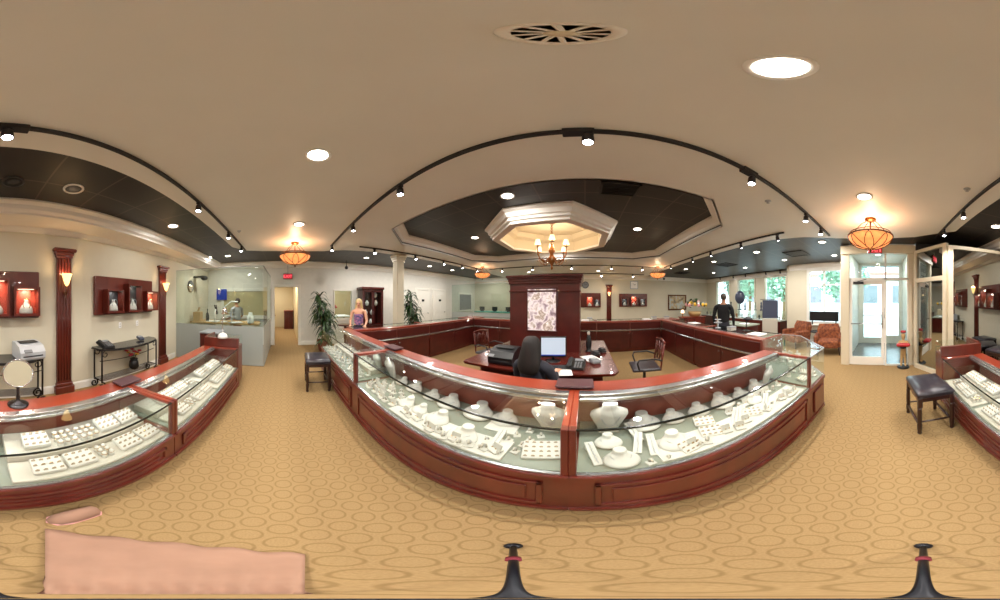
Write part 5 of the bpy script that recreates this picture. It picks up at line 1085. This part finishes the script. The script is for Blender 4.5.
downlight(-5.5, -2.3, ZC+.03, 24, 'added downlight brightening the work bench carton end'); downlight(-5.2, 9.2, ZC+.03, 20, 'lit downlight over the corner glass office')  # bench downlight is an added lamp, lifting the dark workshop
downlight(5.6, .2, 2.98, 24, 'lit downlight inside the glass vestibule')
# octagonal drop
cx, cy = -.70, 3.98
def octa(r_, rot=PI/8): return [(r_*math.cos(rot+k*PI/4), r_*math.sin(rot+k*PI/4)) for k in range(8)]
t = empty('octagon_soffit', (cx, cy, 0), 0, 'cream octagonal moulded soffit framing the chandelier', 'ceiling moulding')
b = MB(); b.loft([[(x, y, z) for x, y in octa(r_)] for r_, z in ((1.40, TZ), (1.40, 3.12), (1.35, 3.09), (1.32, 3.02), (1.28, 3.0), (1.28, 2.96), (1.24, 2.94), (1.24, 2.90), (1.09, 2.90), (1.09, 2.95))], smooth=False, cap=False); b.build('moulding', 'crown', t)
MB().loft([[(x, y, z) for x, y in octa(r_)] for r_, z in ((1.09, 2.95), (1.09, 3.18), (1.0, 3.24), (.96, 3.36), (.02, 3.365))], smooth=False, cap=False).build('recess', mat('recess_paint', 'd6c8ac', .6), t)
# the tray ceiling needs an opening for the recess
for o in list(bpy.data.objects):
    if o.name.startswith('ceiling') and o.type == 'MESH' and abs(o.data.vertices[0].co.x+4.1) < 1e-3:
        bpy.data.objects.remove(o)
        break
struct(plate('ceiling', [(-4.1, 1.4), (2.6, 1.4), (2.6, 6.5), (-4.1, 6.5)], [(cx+x, cy+y) for x, y in octa(1.35)], TZ, TZ+.04, 'tile'))
# chandelier
t = empty('chandelier', (cx, cy, 3.362), 0, 'brass chandelier with shaded candle lamps and crystals inside the octagon', 'chandelier')
MB().lathe([(.07, 0), (.065, -.02), (.02, -.04)], n=18).build('canopy', 'brass', t)
b = MB()
for k in range(12): b.torus((0, 0, 0), .02, .0045, 10, 5, T=rotm(x=PI/2, z=(k % 2)*PI/2, loc=(0, 0, -.06-.032*k)), sy=1.2)
b.build('chain', 'brass', t)
MB().lathe([(.008, -.44), (.03, -.47), (.02, -.52), (.045, -.58), (.06, -.64), (.03, -.70), (.05, -.76), (.075, -.82), (.03, -.9), (.012, -.95), (.025, -.98), (.005, -1.02)], n=18).build('hub', 'brass', t)
for k in range(8):
    a = 2*PI*k/8+.2; up = k % 2; rr = .33 if up else .25; zz = -.68 if not up else -.74; zl = -.60+(.09 if not up else 0)
    T = rotm(z=a); ar = MB().tube([(.03, 0, zz-.05), (rr*.4, 0, zz-.16), (rr*.8, 0, zz-.12), (rr, 0, zz-.02), (rr, 0, zl)], .008, 7, T=T).lathe([(.01, 0), (.04, .01), (.035, .018)], (rr, 0, zl-.01), 12, T=T).tube([(rr*.5, 0, zz-.16)]+[(rr*.5+.05*math.cos(q), 0, zz-.12+.05*math.sin(q)) for q in (-.5, .5, 1.5, 2.5, 3.4)], .005, 5, T=T).build('arm', 'brass', t)
    MB().cyl((rr, 0, zl), (rr, 0, zl+.05), .011, T=T).build('candle', 'white2', ar); MB().lathe([(.052, .035), (.032, .125)], (rr, 0, zl), 16, T=T, cap=False).build('lamp_shade', 'shade', ar)
    cr_ = MB()
    for j in range(3): cr_.lathe([(.002, 0), (.012, -.015), (.002, -.045)], (rr*(.35+.32*j), 0, zz-.13-.015*(j % 2)), 6, T=T)
    add_light('POINT', 'candle_lamp', (rr*math.cos(a), rr*math.sin(a), zl+.16), 3, (1, .8, .58), .012, t)
    cr_.lathe([(.002, 0), (.014, -.02), (.002, -.055)], (rr, 0, zl-.02), 6, T=T); cr_.build('crystals', 'crystal', ar)
t.scale = (1.2, 1.2, 1.08)
# amber bowl pendants
def bowl(x, y, label, s=1, e=26):
    r = empty('bowl_pendant', (x, y, ZC), 0, label, 'ceiling light', 'amber bowl pendants'); r.scale = (s,)*3
    MB().lathe([(.085, 0), (.09, -.02), (.06, -.035), (.04, -.05)], n=22).build('canopy', 'brass', r)
    MB().cyl((0, 0, -.04), (0, 0, -.2), .012).cyl((0, 0, -.5), (0, 0, -.54), .01).lathe([(.005, -.585), (.02, -.57), (.015, -.545), (.03, -.535)], n=12).build('stem', 'bronze', r)
    for k in range(4): a = PI/4+k*PI/2; MB().tube([(.05*math.cos(a), .05*math.sin(a), -.04), (.17*math.cos(a), .17*math.sin(a), -.13), (.32*math.cos(a), .32*math.sin(a), -.31)], .006, 6).build('support_arm', 'bronze', r)
    MB().torus((0, 0, -.32), .35, .012, 40, 6).torus((0, 0, -.27), .32, .007, 40, 6).build('rim_ring', 'bronze', r)
    prof = [(.34, -.33), (.33, -.36), (.29, -.42), (.22, -.47), (.13, -.505), (.02, -.52)]; MB().lathe(prof, n=36, cap=False).build('glass_bowl', 'amber', r)
    g = MB()
    for k in range(8):
        for sg in (-1, 1): g.tube([((r_+.006)*math.cos(2*PI*k/8+sg*(.0+.5*i/5)), (r_+.006)*math.sin(2*PI*k/8+sg*(.5*i/5)), z-.004) for i, (r_, z) in enumerate(prof)], .006, 5)
    g.build('cage', 'bronze', r); add_light('POINT', 'bowl_lamp', (0, 0, -.3), e*.55, (1, .76, .5), .1, r)
bowl(2.94, .225, 'amber glass bowl pendant over the aisle in front of the entrance'); bowl(-4.3, .225, 'amber glass bowl pendant over the aisle before the passage doorway')
bowl(-3.87, 6.5, 'amber glass bowl pendant over the counter corner near the glass office', .9, 12); bowl(2.8, 7.0, 'amber glass bowl pendant over the counter corner near the clock', .9, 12)
# exit signs
def exit_sign(x, y, z, rz, label):
    r = empty('exit_sign', (x, y, z), rz, label, 'exit sign'); MB().bbox(-.16, .16, -.025, .025, 0, .19, .006).build('housing', 'dwood', r)
    MB().box(-.15, .15, -.028, -.025, .01, .18).build('face', mat('exit_face', '9a2030', .4, emit='c01828', es=.35), r)
    c = bpy.data.curves.new('letters', 'FONT'); c.body = 'EXIT'; c.size = .15; c.align_x = 'CENTER'; c.extrude = .002
    o0 = bpy.data.objects.new('letters_curve', c); me = bpy.data.meshes.new_from_object(o0); bpy.data.objects.remove(o0); o = bpy.data.objects.new('letters', me); C.objects.link(o); o.parent = r; o.location = (0, -.031, .04); o.rotation_euler = (PI/2, 0, 0); me.materials.clear(); me.materials.append(mat('exit_letters', 'ff8090', .4, emit='ff5060', es=1.3))
    MB().cyl((0, 0, .19), (0, 0, ZC-z), .01).build('stem', 'silver', r)
exit_sign(-6.70, .10, 2.36, R(90), 'red EXIT sign above the passage doorway'); exit_sign(4.2, .22, 2.66, R(-87), 'red EXIT sign above the entrance glass door')
# small dark security cameras near the back wall
for x, y, lab in ((-6.0, 2.0, 'small black dome camera before the back wall crown'), (3.9, 8.9, 'small black camera hanging near the far wall over the clock side')):
    t = empty('dome_camera', (x, y, 2.7), 0, lab, 'camera'); MB().sph((0, 0, 0), .06, n=12).build('dome', 'black', t); MB().cyl((0, 0, .04), (0, 0, ZC+.0-2.7), .01).build('stem', 'dgrey', t)
# ---------------------------------------------------------------- tripod and pink cloth stand-ins under the camera
t = empty('tripod', (0, 0, 0), 0, 'black tripod with spread legs standing on the carpet under the viewpoint', 'tripod')
for a_ in (R(-21.5), R(101.5), R(180)):
    s_, c_ = math.sin(a_), math.cos(a_)
    l = MB().tube([(.012*s_, .012*c_, .46), (.24*s_, .24*c_, .25), (.455*s_, .455*c_, .03)], [.003, .008, .009], 8).build('leg', 'tripod', t)
    MB().sph((.465*s_, .465*c_, .018), .026, .026, .018, 10).build('foot', 'tripod', l); MB().cyl((.30*s_, .30*c_, .19), (.33*s_, .33*c_, .16), .014).build('leg_lock', 'maroonc', l)
MB().lathe([(.004, .44), (.009, .45), (.009, .47), (.004, .48)], n=16).build('hub', 'tripod', t)
def blur():
    b = MB(); n = 48; rows = []
    for j in range(12):
        f = j/11; row = []
        for i in range(n):
            u = i/(n-1); a = R(-162+78*u); ro = (.63-.24*u**.8)+.010*math.sin(i*.6)
            rr = .05+(ro-.05)*f; z = .014+.007*math.sin(i*.7+j)*math.sin(j*1.1)
            row.append((rr*math.sin(a), rr*math.cos(a), z))
        rows.append(row)
    b.loft(rows, close=False, cap=False); o = b.build('pink_blur', 'reddish'); m = o.modifiers.new('t', 'SOLIDIFY'); m.thickness = .01
    return o
tag(blur(), 'salmon pink cloth stand-in sheet added on the carpet between the tripod legs', 'blur')  # flat pink sheet made up in place of the stitching blur below the viewpoint
x, y = P(74, 517, 0); t = empty('smear', (x, y, 0), R(5), 'salmon pink slipper stand-in added on the carpet against the low case', 'smear'); t.scale = (1.15, 1.3, 1.8)  # shoe-like form made up in place of a pink stitching blur
MB().loft([[(-.10+.2*u, w_*math.cos(k*PI/6), .004+max(0, h_*math.sin(k*PI/6))+.0 if k <= 6 else .002) for k in range(12)] for u, w_, h_ in ((0, .02, .03), (.08, .034, .05), (.3, .038, .055), (.6, .042, .05), (.85, .038, .035), (1, .015, .012))]).build('upper', 'reddish', t)
MB().prism([(-.105, -.02), (-.09, -.036), (.04, -.045), (.085, -.035), (.105, 0), (.085, .035), (.04, .045), (-.09, .036), (-.105, .02)], 0, .006).build('underside', 'pink', t)
# ---------------------------------------------------------------- outside
struct(MB().box(7.2, 40, -20, 40, -.12, -.02).build('ground', 'road'))
def tree(x, y, h, label, seed):
    rnd = random.Random(seed); r = empty('street_tree', (x, y, 0), 0, label, 'tree', 'street trees outside the windows'); MB().tube([(0, 0, 0), (.1, 0, h*.4), (0, .1, h*.7)], [.18, .13, .08]).build('trunk', 'stem', r); b = MB()
    for k in range(900):
        u = rnd.gauss(0, 1), rnd.gauss(0, 1), rnd.gauss(0, 1); n_ = math.sqrt(sum(q*q for q in u)); rr = rnd.uniform(.5, 1)
        p = (u[0]/n_*rr*1.9, u[1]/n_*rr*1.9, h*.72+u[2]/n_*rr*h*.42); T = rotm(rnd.uniform(0, 6), rnd.uniform(0, 6), 0, p); b.add([(-.12, 0, 0), (0, -.22, 0), (.12, 0, .03), (0, .22, 0)], [(0, 1, 2, 3)], T)
    b.build('leaves', 'hedge', r)
for k, (x, y, h) in enumerate(((13, 7.6, 4.6), (14, 12, 5), (17, 16.5, 5.5), (13.5, 3.0, 4.6))): tree(x, y, h, 'leafy street tree outside the windows, %s from the entrance' % ['second', 'third', 'fourth', 'first'][k], k+3)
t = empty('street_building', (26, 8, 0), 0, 'pale building across the street outside the windows', 'building'); MB().box(0, 4, -18, 18, 0, 5).build('wall', 'bldg', t)
for k in range(8): MB().box(-.05, 0, -15+4*k, -13+4*k, 1.2, 3.6).build('window', 'grey', t)
MB().bbox(-.4, 4.2, -18.2, 18.2, 5, 5.4).build('roof', 'brick', t)
t = empty('red_street_sign', (10.2, 12.3, 0), R(40), 'red sign on a post outside the far window', 'sign'); MB().cyl((0, 0, 0), (0, 0, 2.2), .04).build('post', 'grey', t); MB().bbox(-.5, .5, -.03, .03, 1.2, 2.2).build('sign_board', 'redsign', t); t.name = 'street_sign'
# ---------------------------------------------------------------- world, camera, view
w = bpy.data.worlds.new('sky'); bpy.context.scene.world = w; w.use_nodes = True; w.node_tree.nodes['Background'].inputs[0].default_value = (.80, .90, 1, 1); w.node_tree.nodes['Background'].inputs[1].default_value = 6
for y0, y1 in wins:
    pass
cam = bpy.data.cameras.new('camera'); co = bpy.data.objects.new('camera', cam); C.objects.link(co); co.location = (0, 0, H0); co.rotation_euler = (PI/2, 0, R(25.5))
cam.type = 'PANO'; cam.clip_start = .01
try: cp = cam.cycles; cp.panorama_type = 'EQUIRECTANGULAR'
except Exception: cp = cam; cam.panorama_type = 'EQUIRECTANGULAR'
cp.longitude_min = R(-150); cp.longitude_max = R(150); cp.latitude_min = R(-90); cp.latitude_max = R(90)
sc = bpy.context.scene; sc.camera = co
sc.view_settings.view_transform = 'Standard'; sc.view_settings.look = 'None'; sc.view_settings.gamma = 1; sc.view_settings.use_curve_mapping = False; sc.view_settings.exposure = .42
sc.cycles.transparent_max_bounces = 24; sc.cycles.max_bounces = 8; sc.cycles.sample_clamp_indirect = 6; sc.cycles.caustics_reflective = False; sc.cycles.caustics_refractive = False
